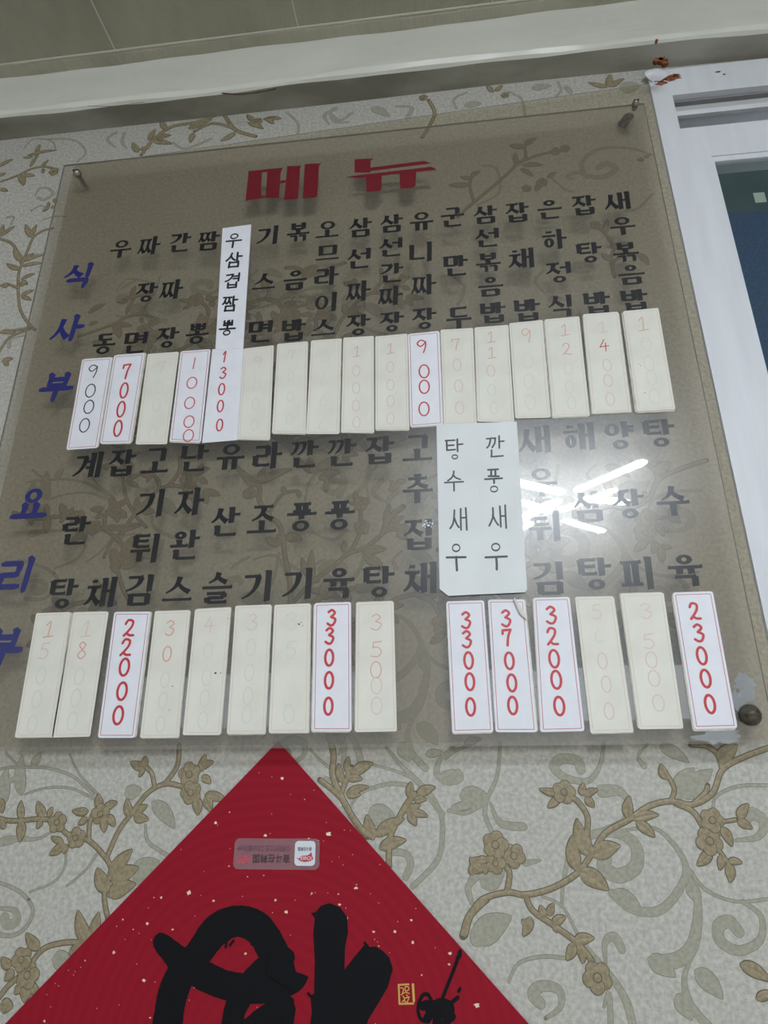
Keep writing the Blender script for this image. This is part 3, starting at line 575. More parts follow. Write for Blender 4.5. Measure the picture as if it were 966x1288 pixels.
def diamond():
    ap = at2(350, 932, -.0035); hd = .372; cx, cz = ap[0], ap[1]-hd; yb, yf = -.0030, -.0036
    root = thing('paper_diamond', (cx, yf, cz), 'red gold-flecked paper diamond with black brush calligraphy below the menu board', 'paper decoration')
    b = MB(); b.slab([(cx, cz+hd), (cx-hd, cz), (cx, cz-hd), (cx+hd, cz)], yf, yb, 'redpaper')
    rg = random.Random(5)
    fl = [(470,105,4),(455,275,2)]
    for i in range(520):                                # gold leaf flecks are part of the paper's surface
        u, v = rg.uniform(-1, 1), rg.uniform(-1, 1)
        if abs(u)+abs(v) > .98: continue
        r = .0006+.0028*rg.random()**7
        b.poly(blob(cx+u*hd, cz+v*hd, r, 7, i, 1.1, .9), yf-.00008, 'fleck')
    f = crop(180, 1000, .4555); fs = crop(0, 930, .3727)
    F = lambda p: at2(180+p[0]*.4555, 1000+p[1]*.4555, yf)
    for x, y, r in ((513,107,.0042),(588,257,.003),(127,270,.0038),(201,77,.0028),(640,420,.002),(695,377,.0026),(637,377,.002),(845,467,.002),(922,580,.004),(545,28,.002),(50,283,.002),(365,290,.0022),(563,340,.002),(740,345,.002),(195,292,.002),(12,355,.0025)):
        c = F((x, y)); b.poly(blob(c[0], c[1], r, 9, int(x), 1, .8), yf-.0001, 'fleck')
    p_ = b.build('paper', root, (cx, yf, cz))
    b = MB(); yk = yf-.00025; u = .000545
    def brush(pts, ws):
        q = spline([F(s) for s in pts], 8); t = np.linspace(0, len(ws)-1, len(q)); hw = np.interp(t, range(len(ws)), ws)*u/2
        rg = random.Random(len(pts)); hw = hw*(1+np.array([rg.uniform(-.02, .02) for _ in hw])); ribbon(b, q, hw, yk, 'brushink')
    brush([(48,405),(82,438),(120,480)], [40, 52, 66])
    brush([(115,470),(85,540),(72,600),(66,680),(90,760),(140,800)], [70, 74, 72, 78, 80, 40])
    brush([(100,490),(150,440),(200,375),(260,348),(320,370),(362,440),(385,510),(380,545)], [60, 66, 74, 66, 70, 72, 70, 30])
    brush([(105,470),(170,500),(230,525),(300,535),(370,530),(425,515),(452,504)], [50, 62, 58, 60, 56, 40, 8])
    brush([(395,450),(350,465),(310,500),(275,550),(252,600),(245,680),(250,760)], [44, 48, 50, 56, 52, 58, 50])
    brush([(300,660),(335,622),(370,590),(405,572)], [70, 56, 46, 22])
    b.poly([F(p) for p in ((415,568),(422,590),(415,640),(405,700),(300,720),(268,660),(285,632),(330,600),(375,568))], yk, 'brushink')
    b.poly([F(p) for p in ((463,326),(478,322),(490,306),(515,298),(545,310),(564,338),(566,380),(558,420),(556,482),(582,448),(602,425),(612,412),(628,420),(640,417),(662,430),(680,448),(690,480),(676,530),(648,578),(622,620),(600,700),(560,790),(470,800),(460,640),(466,600),(462,555),(472,548),(474,460),(470,380),(474,340))], yk-.00004, 'brushink')
    for x0, y0, x1, y1 in ((228,420,232,400),(240,415,250,402),(300,412,310,400),(370,600,360,588),(462,555,456,548),(612,408,620,418)):
        ribbon(b, [F((x0, y0)), F(((x0+x1)/2, (y0+y1)/2)), F((x1, y1))], .0018, yk, 'brushink')
    o = b.build('calligraphy', root, (cx, yk, cz)); o['label'] = 'thick black brush strokes of an upside-down character'
    G = lambda p: at2(480+p[0]*.1449, 1180+p[1]*.1449, yf)
    b = MB(); u2 = .00017
    def thin(pts, w, k='brushink', y=yk):
        q = spline([G(s) for s in pts], 7); ribbon(b, q, w*u2/2, y, k)
    thin([(682,112),(650,210),(600,340),(560,440),(520,545)], 26); thin([(655,175),(680,150),(680,112)], 26)
    thin([(400,488),(360,492),(325,560),(318,640),(345,705),(400,715),(445,640),(440,560),(405,490)], 26)
    thin([(360,590),(410,580),(415,660),(395,700)], 60); thin([(460,575),(520,555),(590,580),(600,640),(560,690),(570,760)], 52)
    thin([(590,575),(625,545),(662,515)], 28); thin([(540,560),(520,640),(480,700),(470,780)], 56); thin([(500,600),(560,640),(620,680),(560,720),(500,760)], 44); thin([(450,600),(470,680),(455,780)], 40); thin([(668,460),(680,440)], 24)
    thin([(470,760),(540,800),(600,790)], 50)
    o = b.build('signature', root, (cx, yk, cz)); o['label'] = 'small black brush signature'
    b = MB()
    thin([(152,405),(235,400)], 11, 'goldink'); thin([(148,405),(152,490),(155,570)], 13, 'goldink'); thin([(155,570),(275,567)], 12, 'goldink'); thin([(272,402),(280,545)], 17, 'goldink')
    for l in (((165,430),(190,440),(180,480)),((205,420),(235,425),(232,450),(205,455),(205,425)),((170,490),(205,470),(240,480)),((185,500),(200,530),(180,550)),((215,490),(235,520),(225,545)),((205,520),(240,510)),((195,545),(230,560))): thin(l, 7, 'goldink')
    o = b.build('seal', root, (cx, yk, cz)); o['label'] = 'small gold seal stamp'
    return yf
YP = diamond()

def text_faces(s):
    cu = bpy.data.curves.new('t', 'FONT'); cu.body = s; cu.offset = 0.012
    o = bpy.data.objects.new('t', cu); COL.objects.link(o)
    me = bpy.data.meshes.new_from_object(o.evaluated_get(bpy.context.evaluated_depsgraph_get()))
    v = [tuple(p.co) for p in me.vertices]; f = [list(p.vertices) for p in me.polygons]
    bpy.data.objects.remove(o); bpy.data.curves.remove(cu); bpy.data.meshes.remove(me)
    return v, f
def put_text(mb, s, x0, x1, z0, z1, y, k, flip=True):    # fills the box; flip = upside down
    v, f = text_faces(s)
    xs = [p[0] for p in v]; ys = [p[1] for p in v]; ax, bx, ay, by = min(xs), max(xs), min(ys), max(ys)
    base = len(mb.v)
    for p in v:
        u = (p[0]-ax)/(bx-ax); t = (p[1]-ay)/(by-ay)
        if flip: u, t = 1-u, 1-t
        mb.v.append((x0+u*(x1-x0), y, z0+t*(z1-z0)))
    for q in f: mb.f.append([base+i for i in q]); mb.m.append(mb.mi(k)); mb.smooth.append(False)
def rrect(x0, x1, z0, z1, r, n=5):
    out = []
    for cx, cz, a in ((x1-r, z1-r, 0), (x0+r, z1-r, 90), (x0+r, z0+r, 180), (x1-r, z0+r, 270)):
        out += [(cx+r*math.cos(math.radians(a+90*i/n)), cz+r*math.sin(math.radians(a+90*i/n))) for i in range(n+1)]
    return out
def sticker():
    ys = YP-.0004
    K = lambda x, y: at2(280+x*.1449, 1045+y*.1449, ys)
    x0, z0 = K(90, 333); x1, z1 = K(845, 68); c = ((x0+x1)/2, ys, (z0+z1)/2)
    root = thing('sticker', c, 'small upside-down translucent label with a white app icon, stuck on the red paper', 'sticker')
    b = MB(); b.slab(rrect(x0, x1, z0, z1, .007), ys-.0002, ys, 'sticker'); b.build('film', root, c)
    b = MB(); ax, az = K(622, 303); bx, bz = K(808, 88); b.poly(rrect(ax, bx, az, bz, .005), ys-.0004, 'appwhite')
    b.poly([K(*p) for p in ((638,232),(660,240),(690,216),(730,214),(752,205),(770,183),(778,215),(788,245),(765,262),(715,272),(675,262))], ys-.0005, 'appred')
    tx, tz = K(672, 252); ux, uz = K(772, 222); put_text(b, 'ICNKR', tx, ux, tz, uz, ys-.0006, 'appwhite')
    tx, tz = K(655, 175); ux, uz = K(775, 140); put_text(b, '奋斗在韩国', tx, ux, tz, uz, ys-.0006, 'apptext')
    o = b.build('app_icon', root, c); o['label'] = 'white rounded icon with a red mark'
    b = MB(); tx, tz = K(262, 280); ux, uz = K(588, 205); put_text(b, '奋斗在韩国', tx, ux, tz, uz, ys-.0004, 'apptext')
    tx, tz = K(120, 278); ux, uz = K(255, 215); put_text(b, 'APP', tx, ux, tz, uz, ys-.0004, 'apppink')
    tx, tz = K(125, 180); ux, uz = K(588, 128); put_text(b, '在韩国的生活 工作必备的APP', tx, ux, tz, uz, ys-.0004, 'appgrey')
    b.build('lettering', root, c)
sticker()

# ------------------------------------------------------------------ the menu board
_tl, _tr, _bl, _br = at2(82, 207, FRONT), at2(809, 130, FRONT), at2(0, 943, FRONT), at2(980, 936.5, FRONT)
BX0, BX1, BZ0, BZ1 = _tl[0]-.003, (_tr[0]+_br[0])/2, (_bl[1]+_br[1])/2, (_tl[1]+_tr[1])/2
BACK = FRONT+.004
def board():
    c = ((BX0+BX1)/2, FRONT, BZ0)
    root = thing('menu_board', c, 'large smoky clear acrylic menu board with Korean dish names, on standoff screws', 'menu board')
    b = MB(); P = [(BX0, BZ0), (BX1, BZ0), (BX1, BZ1), (BX0, BZ1)]
    b.face([(x, FRONT, z) for x, z in P], 'acrylic'); b.face([(x, BACK, z) for x, z in P[::-1]], 'acrylic_back')
    for p, q in zip(P, P[1:]+P[:1]): b.face([(p[0], BACK, p[1]), (q[0], BACK, q[1]), (q[0], FRONT, q[1]), (p[0], FRONT, p[1])], 'acrylic_edge')
    b.build('acrylic_sheet', root, c)
    YL = FRONT-.00015
    # heading
    K = lambda p: at2(290+p[0]*.28986, 180+p[1]*.28986, YL)
    b = MB()
    for i_, pts in enumerate((((78,121),(137,116),(133,182),(133,240),(65,250)), ((137,116),(160,112),(158,126),(136,128)), ((133,228),(158,227),(155,236),(132,241)), ((160,112),(228,107),(218,125),(210,238),(152,238)),
                ((217,163),(240,160),(238,172),(215,175)), ((246,100),(308,97),(302,108),(294,236),(284,243),(232,246)), ((322,91),(394,87),(384,97),(377,228),(366,236),(313,241)),
                ((538,70),(620,66),(608,77),(606,128),(538,128)), ((606,106),(838,77),(872,88),(604,122)), ((500,148),(540,141),(872,102),(897,116),(560,152)), ((586,140),(657,132),(655,202),(645,208),(590,212)), ((733,128),(806,120),(803,184),(790,194),(736,198)))):
        b.poly([K(p) for p in pts], YL, 'redvinyl')
        if i_ in (6, 11): o = b.build('heading_character', root, c); o['label'] = 'large red heading character'; b = MB()
    # blue section names
    for ws in ((('식', 98, 347, 37, 32), ('사', 85, 413, 40, 34), ('부', 71, 487, 41, 34)), (('요', 40, 632, 45, 33), ('리', 20, 723, 42, 42), ('부', 4, 815, 50, 44))):
        for ch, x, y, w, h in ws:
            b = MB(); q = at2(x, y, YL); glyph(b, ch, q[0], q[1], .058, .055, YL, 'bluevinyl', .098, .074, 'brush', .08)
            o = b.build('section_character', root, c); o['label'] = 'blue brush-style character down the left side'
    top = [
     [('우',152,313),('동',131,433)], [('짜',188,309),('장',184,368),('면',170,431)], [('간',226,305),('짜',216,364),('장',210,425)], [('짬',262,303),('뽕',248,420)],
     [('기',337,296),('스',332,354),('면',327,417)], [('볶',375,292),('음',371,352),('밥',369,415)], [('오',412,288),('므',412,318),('라',411,347),('이',410,380),('스',407,412)],
     [('삼',453,286),('선',451,325),('짜',451,366),('장',450,409)], [('삼',492,281),('선',491,311),('간',492,343),('짜',491,372),('장',492,405)], [('유',530,278),('니',530,317),('짜',533,358),('장',533,401)],
     [('군',569,273),('만',573,334),('두',577,400)], [('삼',610,270),('선',612,299),('볶',614,330),('음',617,360),('밥',620,393)], [('잡',650,267),('채',655,325),('밥',663,390)],
     [('은',691,263),('하',697,301),('정',702,343),('식',705,385)], [('잡',734,258),('탕',741,318),('밥',751,381)], [('새',776,253),('우',783,284),('볶',787,317),('음',794,345),('밥',798,377)]]
    bot = [
     [('계',110,585),('란',95,667),('탕',79,747)], [('잡',153,582),('채',126,745)], [('고',196,579),('기',190,633),('튀',182,690),('김',175,742)], [('난',244,576),('자',239,631),('완',232,685),('스',224,741)],
     [('유',290,574),('산',283,656),('슬',273,739)], [('라',337,573),('조',330,653),('기',324,737)], [('깐',382,571),('풍',379,651),('기',375,734)], [('깐',429,569),('풍',427,649),('육',426,733)], [('잡',477,566),('탕',476,732)],
     [('고',525,563),('추',525,615),('집',526,672),('채',528,727)], [('새',672,553),('우',681,606),('튀',685,662),('김',690,727)], [('해',727,549),('삼',740,637),('탕',748,722)], [('양',778,548),('장',790,634),('피',802,721)], [('탕',829,545),('수',846,630),('육',862,717)]]
    for colsz, cols in (((.0425, .044), top), ((.0465, .0475), bot)):
        for cl in cols:
            gw, gh = colsz
            if len(cl) >= 5: gh = .041
            for ch, x, y in cl:
                q = at2(x, y, YL); h = gh
                if ch in '므스': h = gh*.86
                b = MB(); glyph(b, ch, q[0], q[1], gw, h, YL, 'ink', slant=.04); b.build('character', root, c)
    # mounting screws: stem to the wall, round head on the front
    def screw(px, py, r, k, label, cone=False, stem=.0045, deep=-.0056):
        q = at(px, py, FRONT-.006); x, z = q[0], q[2]
        b = MB(); prof = [(stem, deep), (stem, BACK), (r*.75, BACK), (r*.75, BACK+.001), (r*.75, FRONT), (r, FRONT), (r, FRONT-.0035), (r*.82, FRONT-.007), (r*.45, FRONT-.0095), (.0004, FRONT-.0105)]
        if cone: prof = [(stem, deep), (stem, BACK), (r*.75, BACK), (r*.75, FRONT), (r, FRONT), (r*1.0, FRONT-.005), (r*.7, FRONT-.011), (r*.25, FRONT-.015), (.0004, FRONT-.0155)]
        b.grid([[(x+rr*math.cos(t), yy, z+rr*math.sin(t)) for t in np.linspace(0, 2*math.pi, 25)[:-1]] for rr, yy in prof], k, closed=True)
        o = b.build('mounting_screw', root, c); o['label'] = label
        b = MB(); b.box(x-r*.7, x+r*.7, FRONT-.0112 if not cone else FRONT-.0158, FRONT-.0085, z-.0006, z+.0006, 'speck'); s = b.build('screw_slot'); s.parent = o; s.matrix_parent_inverse = Matrix.Translation(-Vector(c))
    screw(96, 216, .0085, 'steel', 'dull steel mounting screw at the top left corner'); screw(800, 128, .007, 'steel', 'small steel mounting screw at the top right corner', deep=BACK+.006)
    screw(945, 899, .0135, 'darkcap', 'large dark screw cap at the lower right corner', True, .006)
    # dark rubber spacer seen through the sheet near the top right
    q = at(791, 146, BACK); e = at(784, 168, -.001); b = MB()
    rows = [[(q[0]*(1-t)+e[0]*t+.0095*math.cos(a), BACK+.0004+t*(-BACK-.0062), q[2]*(1-t)+(e[2]+.02)*t+.0095*math.sin(a)) for a in np.linspace(0, 2*math.pi, 17)[:-1]] for t in (0, .96)]
    b.grid(rows, 'darkcap', closed=True); b.face(rows[0], 'darkcap'); o = b.build('spacer', root, c); o['label'] = 'dark rubber spacer between sheet and wall at the top right'
    M['sheen'] = clear_mat('pale_sheen', (.9, .93, .96), (.52, .57, .62), .30, .2, .05, 1.45)  # pale-blue reflection at the corner, painted on as translucent blobs
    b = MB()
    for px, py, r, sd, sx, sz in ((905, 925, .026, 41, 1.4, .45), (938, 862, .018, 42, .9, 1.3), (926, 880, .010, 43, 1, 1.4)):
        q = at2(px, py, FRONT); b.poly(blob(q[0], q[1], r, 23, sd, sx, sz), FRONT-.0001, 'sheen')
    o = b.build('sheen', root, c); o['label'] = 'pale painted smear near the lower right screw'
    # chip in the sheet by the paper note
    b = MB(); rg = random.Random(3)
    for i in range(16):
        q = at2(538+rg.uniform(-7, 9), 659+rg.uniform(-4, 4), FRONT); b.poly(blob(q[0], q[1], rg.uniform(.0006, .0022), 6, i), FRONT-.0002, 'appwhite')
    o = b.build('chip', root, c); o['label'] = 'small white chip in the sheet beside the paper note'
board()

# ------------------------------------------------------------------ price cards
YC = FRONT-.0005
def lerp(a, b, t): return tuple(x+(y-x)*t for x, y in zip(a, b))
def rquad(q, r):                                        # rounded quad, q = TL TR BR BL
    out = []
    for i in range(4):
        p = np.array(q[i]); a = np.array(q[i-1]); b = np.array(q[(i+1) % 4])
        da = (a-p)/np.linalg.norm(a-p); db = (b-p)/np.linalg.norm(b-p)
        s, e = p+da*r, p+db*r
        for t in np.linspace(0, 1, 5): out.append(tuple((1-t)**2*s+2*t*(1-t)*p+t*t*e))
    return out
def inset(q, d):
    out = []
    for i in range(4):
        p = np.array(q[i]); a = np.array(q[i-1]); b = np.array(q[(i+1) % 4])
        da = (a-p)/np.linalg.norm(a-p); db = (b-p)/np.linalg.norm(b-p); out.append(tuple(p+(da+db)*d))
    return out
def ring_border(mb, q, d, wd, r, y, k):
    A = rquad(inset(q, d), max(r-d, .001)); B = rquad(inset(q, d+wd), max(r-d-wd, .0006))
    mb.grid([[(a[0], y, a[1]), (b[0], y, b[1])] for a, b in zip(A+A[:1], B+B[:1])], k, sm=False)
def card(px, label, kind, digs, hh, pen, group, stack=(.0, .0), border=True, cut=None, wf=.62, rot=0.0, rr=None, lift=0.0):
    Y = YC-lift
    q = [at2(x, y, Y-.001) for x, y in px]
    c = np.mean(q, axis=0); root = thing('price_card', (c[0], Y, c[1]), label, 'price card', group)
    loc = (c[0], Y, c[1]); H_ = np.linalg.norm(np.array(q[0])-np.array(q[3])); W_ = np.linalg.norm(np.array(q[0])-np.array(q[1]))
    r = rr if rr is not None else (.0042 if kind == 'new' else .003)
    n = 0
    for dx, dz in stack if isinstance(stack[0], tuple) else [stack]:
        if dx or dz:
            b = MB(); b.slab(rquad([(p[0]+dx, p[1]+dz) for p in q], r), Y-.0003-.0004*n, Y-.0004*n, 'cardedge'); n += 1
            o = b.build('card_underneath', root, loc); o['label'] = 'edge of an older card glued underneath'
    yb = Y-.0004*n
    b = MB(); pts = rquad(q, r)
    b.slab(pts, yb-.0009, yb, 'cardnew' if kind == 'new' else 'cardold', 'cardold'); b.build('card', root, loc)
    yp = yb-.00105
    if border:
        b = MB(); ring_border(b, q, .0032, .0009 if kind == 'new' else .0007, r, yp, 'borderred' if kind == 'new' else 'borderpale'); b.build('printed_border', root, loc)
    for d in digs:
        ch, v, k = d[:3]; u = d[3] if len(d) > 3 else .5
        p = lerp(lerp(q[0], q[1], u), lerp(q[3], q[2], u), v); h = hh*H_
        b = MB(); digit(b, ch, p[0], p[1], h*wf*(.8 if ch in '1J' else 1), h, pen, yp, {'r': 'red', 't': 'redthin', 'p': 'pale', 'f': 'faint', 'g': 'ghost', 'k': 'blackpen'}[k], rot)
        b.build('digit', root, loc)
    return root, q, yb-.0009
GU, GL = 'price cards along the upper row', 'price cards along the lower row'
def D(s, vs, ks, us=None):
    us = us or [.5]*len(s); ks = ks*len(s) if len(ks) == 1 else ks
    return [(c, v, k, u) for c, v, k, u in zip(s, vs, ks, us)]
F = 'faded cream card '
card([(103.6,452),(141.2,449.5),(122.6,563.5),(83.4,566)], 'white card reading 9000 in black pen, far left of the upper row', 'new', D('9000', (.15,.37,.55,.75), 'k', (.44,.46,.5,.46)), .145, .0011, GU, (.0015,.0012), wf=.72, rot=.0)
card([(143.7,447.3),(182.2,444.5),(164.2,557.6),(125.7,558.2)], 'white card reading 7000 in thick red, second in the upper row', 'new', D('7000', (.20,.42,.63,.84), 'r', (.5,.52,.52,.52)), .17, .0017, GU, ((.003,.002),(.0015,-.0012)), wf=.48)
card([(186.2,445.4),(225,442.6),(210,558.8),(171,559)], F+'with a faint 7, left of the thin red 10000 card', 'old', D('7000', (.16,.40,.58,.88), 'fggg'), .13, .0007, GU, (-.0015,.001))
card([(227.5,442),(265,439.2),(252.7,556.6),(213.5,555)], 'white red-bordered card reading 10000 in thin red, left of the tall white slip', 'new', D('10000', (.15,.37,.59,.79,.935), 't', (.5,.5,.5,.55,.58)), .125, .0011, GU, (-.0012,-.0018), wf=.85)
card([(267,439.2),(306.7,437.7),(298.3,553.5),(254,557.2)], 'plain white slip reading 13000 in bright red under the tall name strip', 'new', D('J3000', (.09,.27,.45,.63,.83), 'r', (.42,.42,.42,.43,.46)), .12, .0013, GU, (0,0), border=False, wf=.5, rr=.0004, lift=.0006)
card([(307.3,438.6),(344.4,434.3),(339.8,553),(299,552)], F+'with a faint 9, right of the tall white name strip', 'old', D('9000', (.17,.43,.63,.85), 'fggg'), .12, .0007, GU, (-.001,-.0015))
card([(348.8,432.8),(387.3,429.3),(384.5,545.5),(342,544.6)], F+'with a pale 7, second to the right of the tall white strip', 'old', D('7000', (.14,.39,.61,.85), 'fggg'), .11, .0007, GU, (.0005,-.0018))
card([(391.3,428.7),(429.2,426),(426.4,546),(385,546)], F+'with a ghostly 5, third to the right of the tall white strip', 'old', D('5ccc', (.18,.43,.66,.9), 'g'), .13, .0007, GU, (.0012,.0012))
card([(432,425),(470.2,422.5),(470.8,544.6),(429.2,543.6)], F+'with an underlined 1, second to the left of the red 9000 card', 'old', D('I0000', (.16,.37,.55,.73,.90), 'pffff', (.44,.44,.44,.44,.46)), .115, .0007, GU, (-.0008,-.001))
card([(472,423.4),(512.4,419.7),(515,540.5),(472,540.5)], F+'with an underlined 1, directly left of the red 9000 card', 'old', D('I0000', (.15,.35,.54,.71,.89), 'pffff', (.46,.46,.46,.46,.45)), .115, .0007, GU, (0,-.0018))
card([(513,420.3),(552.5,416.3),(557.2,534.3),(515.9,537.4)], 'white red-bordered card reading 9000 in red, middle of the upper row', 'new', D('9000', (.155,.43,.595,.825), 'r', (.44,.48,.47,.44)), .14, .0012, GU, (.001,-.0015), wf=.7)
card([(554,415),(595,412.6),(599.7,533.7),(558.4,535.3)], F+'with a pale 7, directly right of the red 9000 card', 'old', D('7000', (.17,.39,.61,.83), 'pfff', (.46,.47,.49,.5)), .125, .0008, GU, (0,-.001))
card([(597.2,412),(639.3,408.7),(647,531.3),(600.8,530.3)], F+'reading 11 then zeros, above the right edge of the paper note', 'old', D('II000', (.12,.29,.48,.68,.86), 'ppfgg', (.46,.46,.42,.42,.46)), .12, .0008, GU, (-.001,0))
card([(640.2,407),(682,403),(692.2,525.5),(648.2,526.5)], F+'with a pale 9 and a browned top right corner, upper row', 'old', D('9000', (.15,.42,.63,.84), 'pggg', (.5,.48,.47,.46)), .15, .0008, GU, (.0015,.0015))
card([(685,402),(728.5,398),(742,523.3),(695.7,524.9)], F+'reading 12 then ghost zeros, between the 9 and 14000 cards', 'old', D('I2000', (.13,.33,.53,.71,.87), 'ppggg', (.54,.54,.54,.52,.54)), .12, .0008, GU, (-.0018,-.0018))
card([(733.3,395.5),(777.3,392.3),(793.6,518.4),(745.2,520.7)], F+'reading 14000 with a bright red 4, second from the right end', 'old', [('I', .15, 'f', .5), ('4', .34, 'r', .5), ('0', .54, 'f', .52), ('0', .69, 'f', .5), ('0', .87, 'f', .5)], .12, .0008, GU, ((.0018,-.0012),(-.0015,-.001)))
card([(783.7,391.7),(828,387.5),(849.5,515.2),(801.3,517.5)], F+'with a pale underlined 1, far right of the upper row', 'old', D('I0000', (.15,.36,.55,.69,.87), 'pgggg', (.48,.5,.5,.5,.5)), .14, .0008, GU, ((-.003,-.0015),(-.0008,-.003)))
card([(45.7,771.3),(89,769.8),(65.2,927.2),(18.6,927.8)], F+'reading 15, far left of the lower row', 'old', D('I5000', (.14,.32,.52,.71,.9), 'pfggg', (.45,.42,.44,.43,.42)), .135, .0010, GL, (.003,-.0008))
card([(93.2,770.4),(136.7,769.4),(113.4,926.6),(66.8,927.8)], F+'reading 18, left of the red 22000 card', 'old', D('I8000', (.14,.32,.53,.70,.88), 'fpggg', (.44,.42,.45,.45,.45)), .135, .0010, GL, (-.0025,.001))
card([(143.8,769.8),(189.5,769.4),(169.3,928.2),(123,928.2)], 'white red-bordered card reading 22000 in thick red', 'new', D('22000', (.135,.295,.455,.645,.83), 'r', (.47,.45,.48,.5,.48)), .135, .0019, GL, (.0025,.0005), wf=.62)
card([(195,768.8),(239.2,767.3),(224.3,927.8),(176.1,928.2)], F+'reading 30, right of the red 22000 card', 'old', D('30000', (.145,.355,.56,.72,.9), 'ppggg', (.49,.48,.5,.5,.5)), .12, .0010, GL, (.0012,-.001))
card([(245.4,766.6),(290.4,764.2),(277.4,924.7),(229.8,924.7)], F+'with a pale 4 and two brown specks at its right edge', 'old', D('40000', (.135,.35,.56,.72,.89), 'fgggg', (.45,.48,.5,.5,.5)), .13, .0008, GL, (.001,.0012))
card([(296.1,762),(341.5,760.4),(333.4,922.6),(285.3,923.2)], F+'with a faint 3, second to the left of a thick red 33000', 'old', D('30000', (.14,.345,.54,.72,.86), 'fgggg', (.51,.5,.5,.5,.5)), .13, .0009, GL, (.001,-.0015))
card([(345.2,761),(390.3,758.9),(387.8,921.6),(338,922)], F+'almost blank with a brown smudge, left of a thick red 33000', 'old', D('350', (.14,.37,.86), 'ggg', (.52,.5,.5)), .14, .0009, GL, (.0015,-.001))
card([(395.5,758.6),(441.5,757),(442.4,920),(392.4,920)], 'white red-bordered card reading 33000, alone among faded cards left of the gap', 'new', D('33000', (.125,.272,.445,.62,.815), 'r', (.48,.43,.42,.42,.41)), .125, .0019, GL, (-.0015,-.0015), wf=.55)
card([(448.6,758),(495.2,756.4),(499.3,920),(446.8,921)], F+'reading 35000 faintly, last one before the gap in the lower row', 'old', D('35000', (.165,.38,.54,.66,.81), 'pppff', (.53,.53,.51,.52,.52)), .125, .0008, GL, (-.0012,.0012), wf=.72)
card([(561.2,756.5),(608.8,755.1),(620.7,921),(569.1,922.3)], 'white red-bordered card reading 33000, first one after the gap under the paper note', 'new', D('33000', (.155,.305,.47,.63,.815), 'r', (.5,.49,.5,.5,.48)), .125, .0018, GL, (-.0005,-.0015), wf=.56)
c11, q11, y11 = card([(613.6,754.3),(660,754),(675.8,921),(623.3,921)], 'white red-bordered card reading 37000 with a curled top right corner', 'new', D('37000', (.15,.30,.48,.645,.81), 'r', (.46,.45,.46,.48,.46)), .125, .0018, GL, (.0015,.0005), wf=.56)
card([(670.5,752),(716.4,750.7),(735.4,919.6),(680.2,921)], 'white red-bordered card reading 32000 in thick red', 'new', D('32000', (.14,.305,.475,.63,.82), 'r', (.46,.43,.44,.45,.47)), .13, .0018, GL, (-.001,0), wf=.58)
card([(723,750.7),(771.5,749.8),(796.2,921),(742.9,922.7)], F+'with a faint 5, right of the red 32000 card', 'old', D('5c000', (.12,.30,.49,.66,.85), 'fgfff', (.52,.5,.5,.52,.5)), .115, .0008, GL, (.0012,-.001))
card([(780.3,746.8),(834.6,745.4),(859.7,916.5),(803.7,917.4)], F+'reading 35000 faintly, left of the red 23000 card', 'old', D('35000', (.14,.37,.51,.645,.82), 'fffff', (.54,.5,.5,.5,.52)), .115, .0008, GL, (-.0015,.0012), wf=.75)
card([(845.6,745.4),(896.3,743.7),(927.6,916),(873,917.4)], 'white red-bordered card reading 23000 in thick red, far right of the lower row', 'new', D('23000', (.15,.315,.485,.65,.83), 'r', (.46,.48,.46,.46,.46)), .125, .0018, GL, ((-.0018,-.0025),(-.0008,-.0012)), wf=.56)

# curled corner of the 37000 card
b = MB(); p0 = np.array(q11[1]); a = lerp(q11[1], q11[0], .30); e = lerp(q11[1], q11[2], .16)
rows = []
for t in np.linspace(0, 1, 7):                           # the corner peels off and rolls inward
    row = []
    for k in np.linspace(0, 1, 7):
        h = np.array(lerp(a, e, k)); inw = (np.array(lerp(q11[0], q11[2], .5))-p0); inw = inw/np.linalg.norm(inw)
        g = h+(-inw)*.004*(1-t)+inw*.007*t*(1-abs(2*k-1)*.8)
        row.append((g[0], y11-.0006-.006*math.sin(2.4*t)*(1-.6*k), g[1]))
    rows.append(row)
b.grid(rows, 'cardold'); b.build('curled_corner', c11, tuple(c11['_at']))

# specks on the two marked cards
def specks(parent, pts, y, name='speck'):
    b = MB()
    for i, (x, yy, r) in enumerate(pts):
        q = at2(x, yy, y); b.poly(blob(q[0], q[1], r, 7, i), y, 'speck')
    b.build(name, parent, tuple(parent['_at']))
for r_ in list(ROOTS):
    l = r_['label']; base = YC-.0004-.0011
    if 'two brown specks' in l: specks(r_, [(271, 846.5, .002), (277.5, 846.5, .0013), (287, 778, .0009)], base)
    if 'brown smudge' in l: specks(r_, [(376, 785, .0018), (379, 783, .0012), (381, 787, .001), (361.5, 774.5, .0008)], base)
    if 'far right of the upper row' in l: specks(r_, [(811, 494, .0011), (806, 460, .001), (804, 458, .0008), (826, 458, .0006)], base-.0004)
    if 'reading 30, right' in l: specks(r_, [(217, 863, .0011), (213, 893, .001)], base)

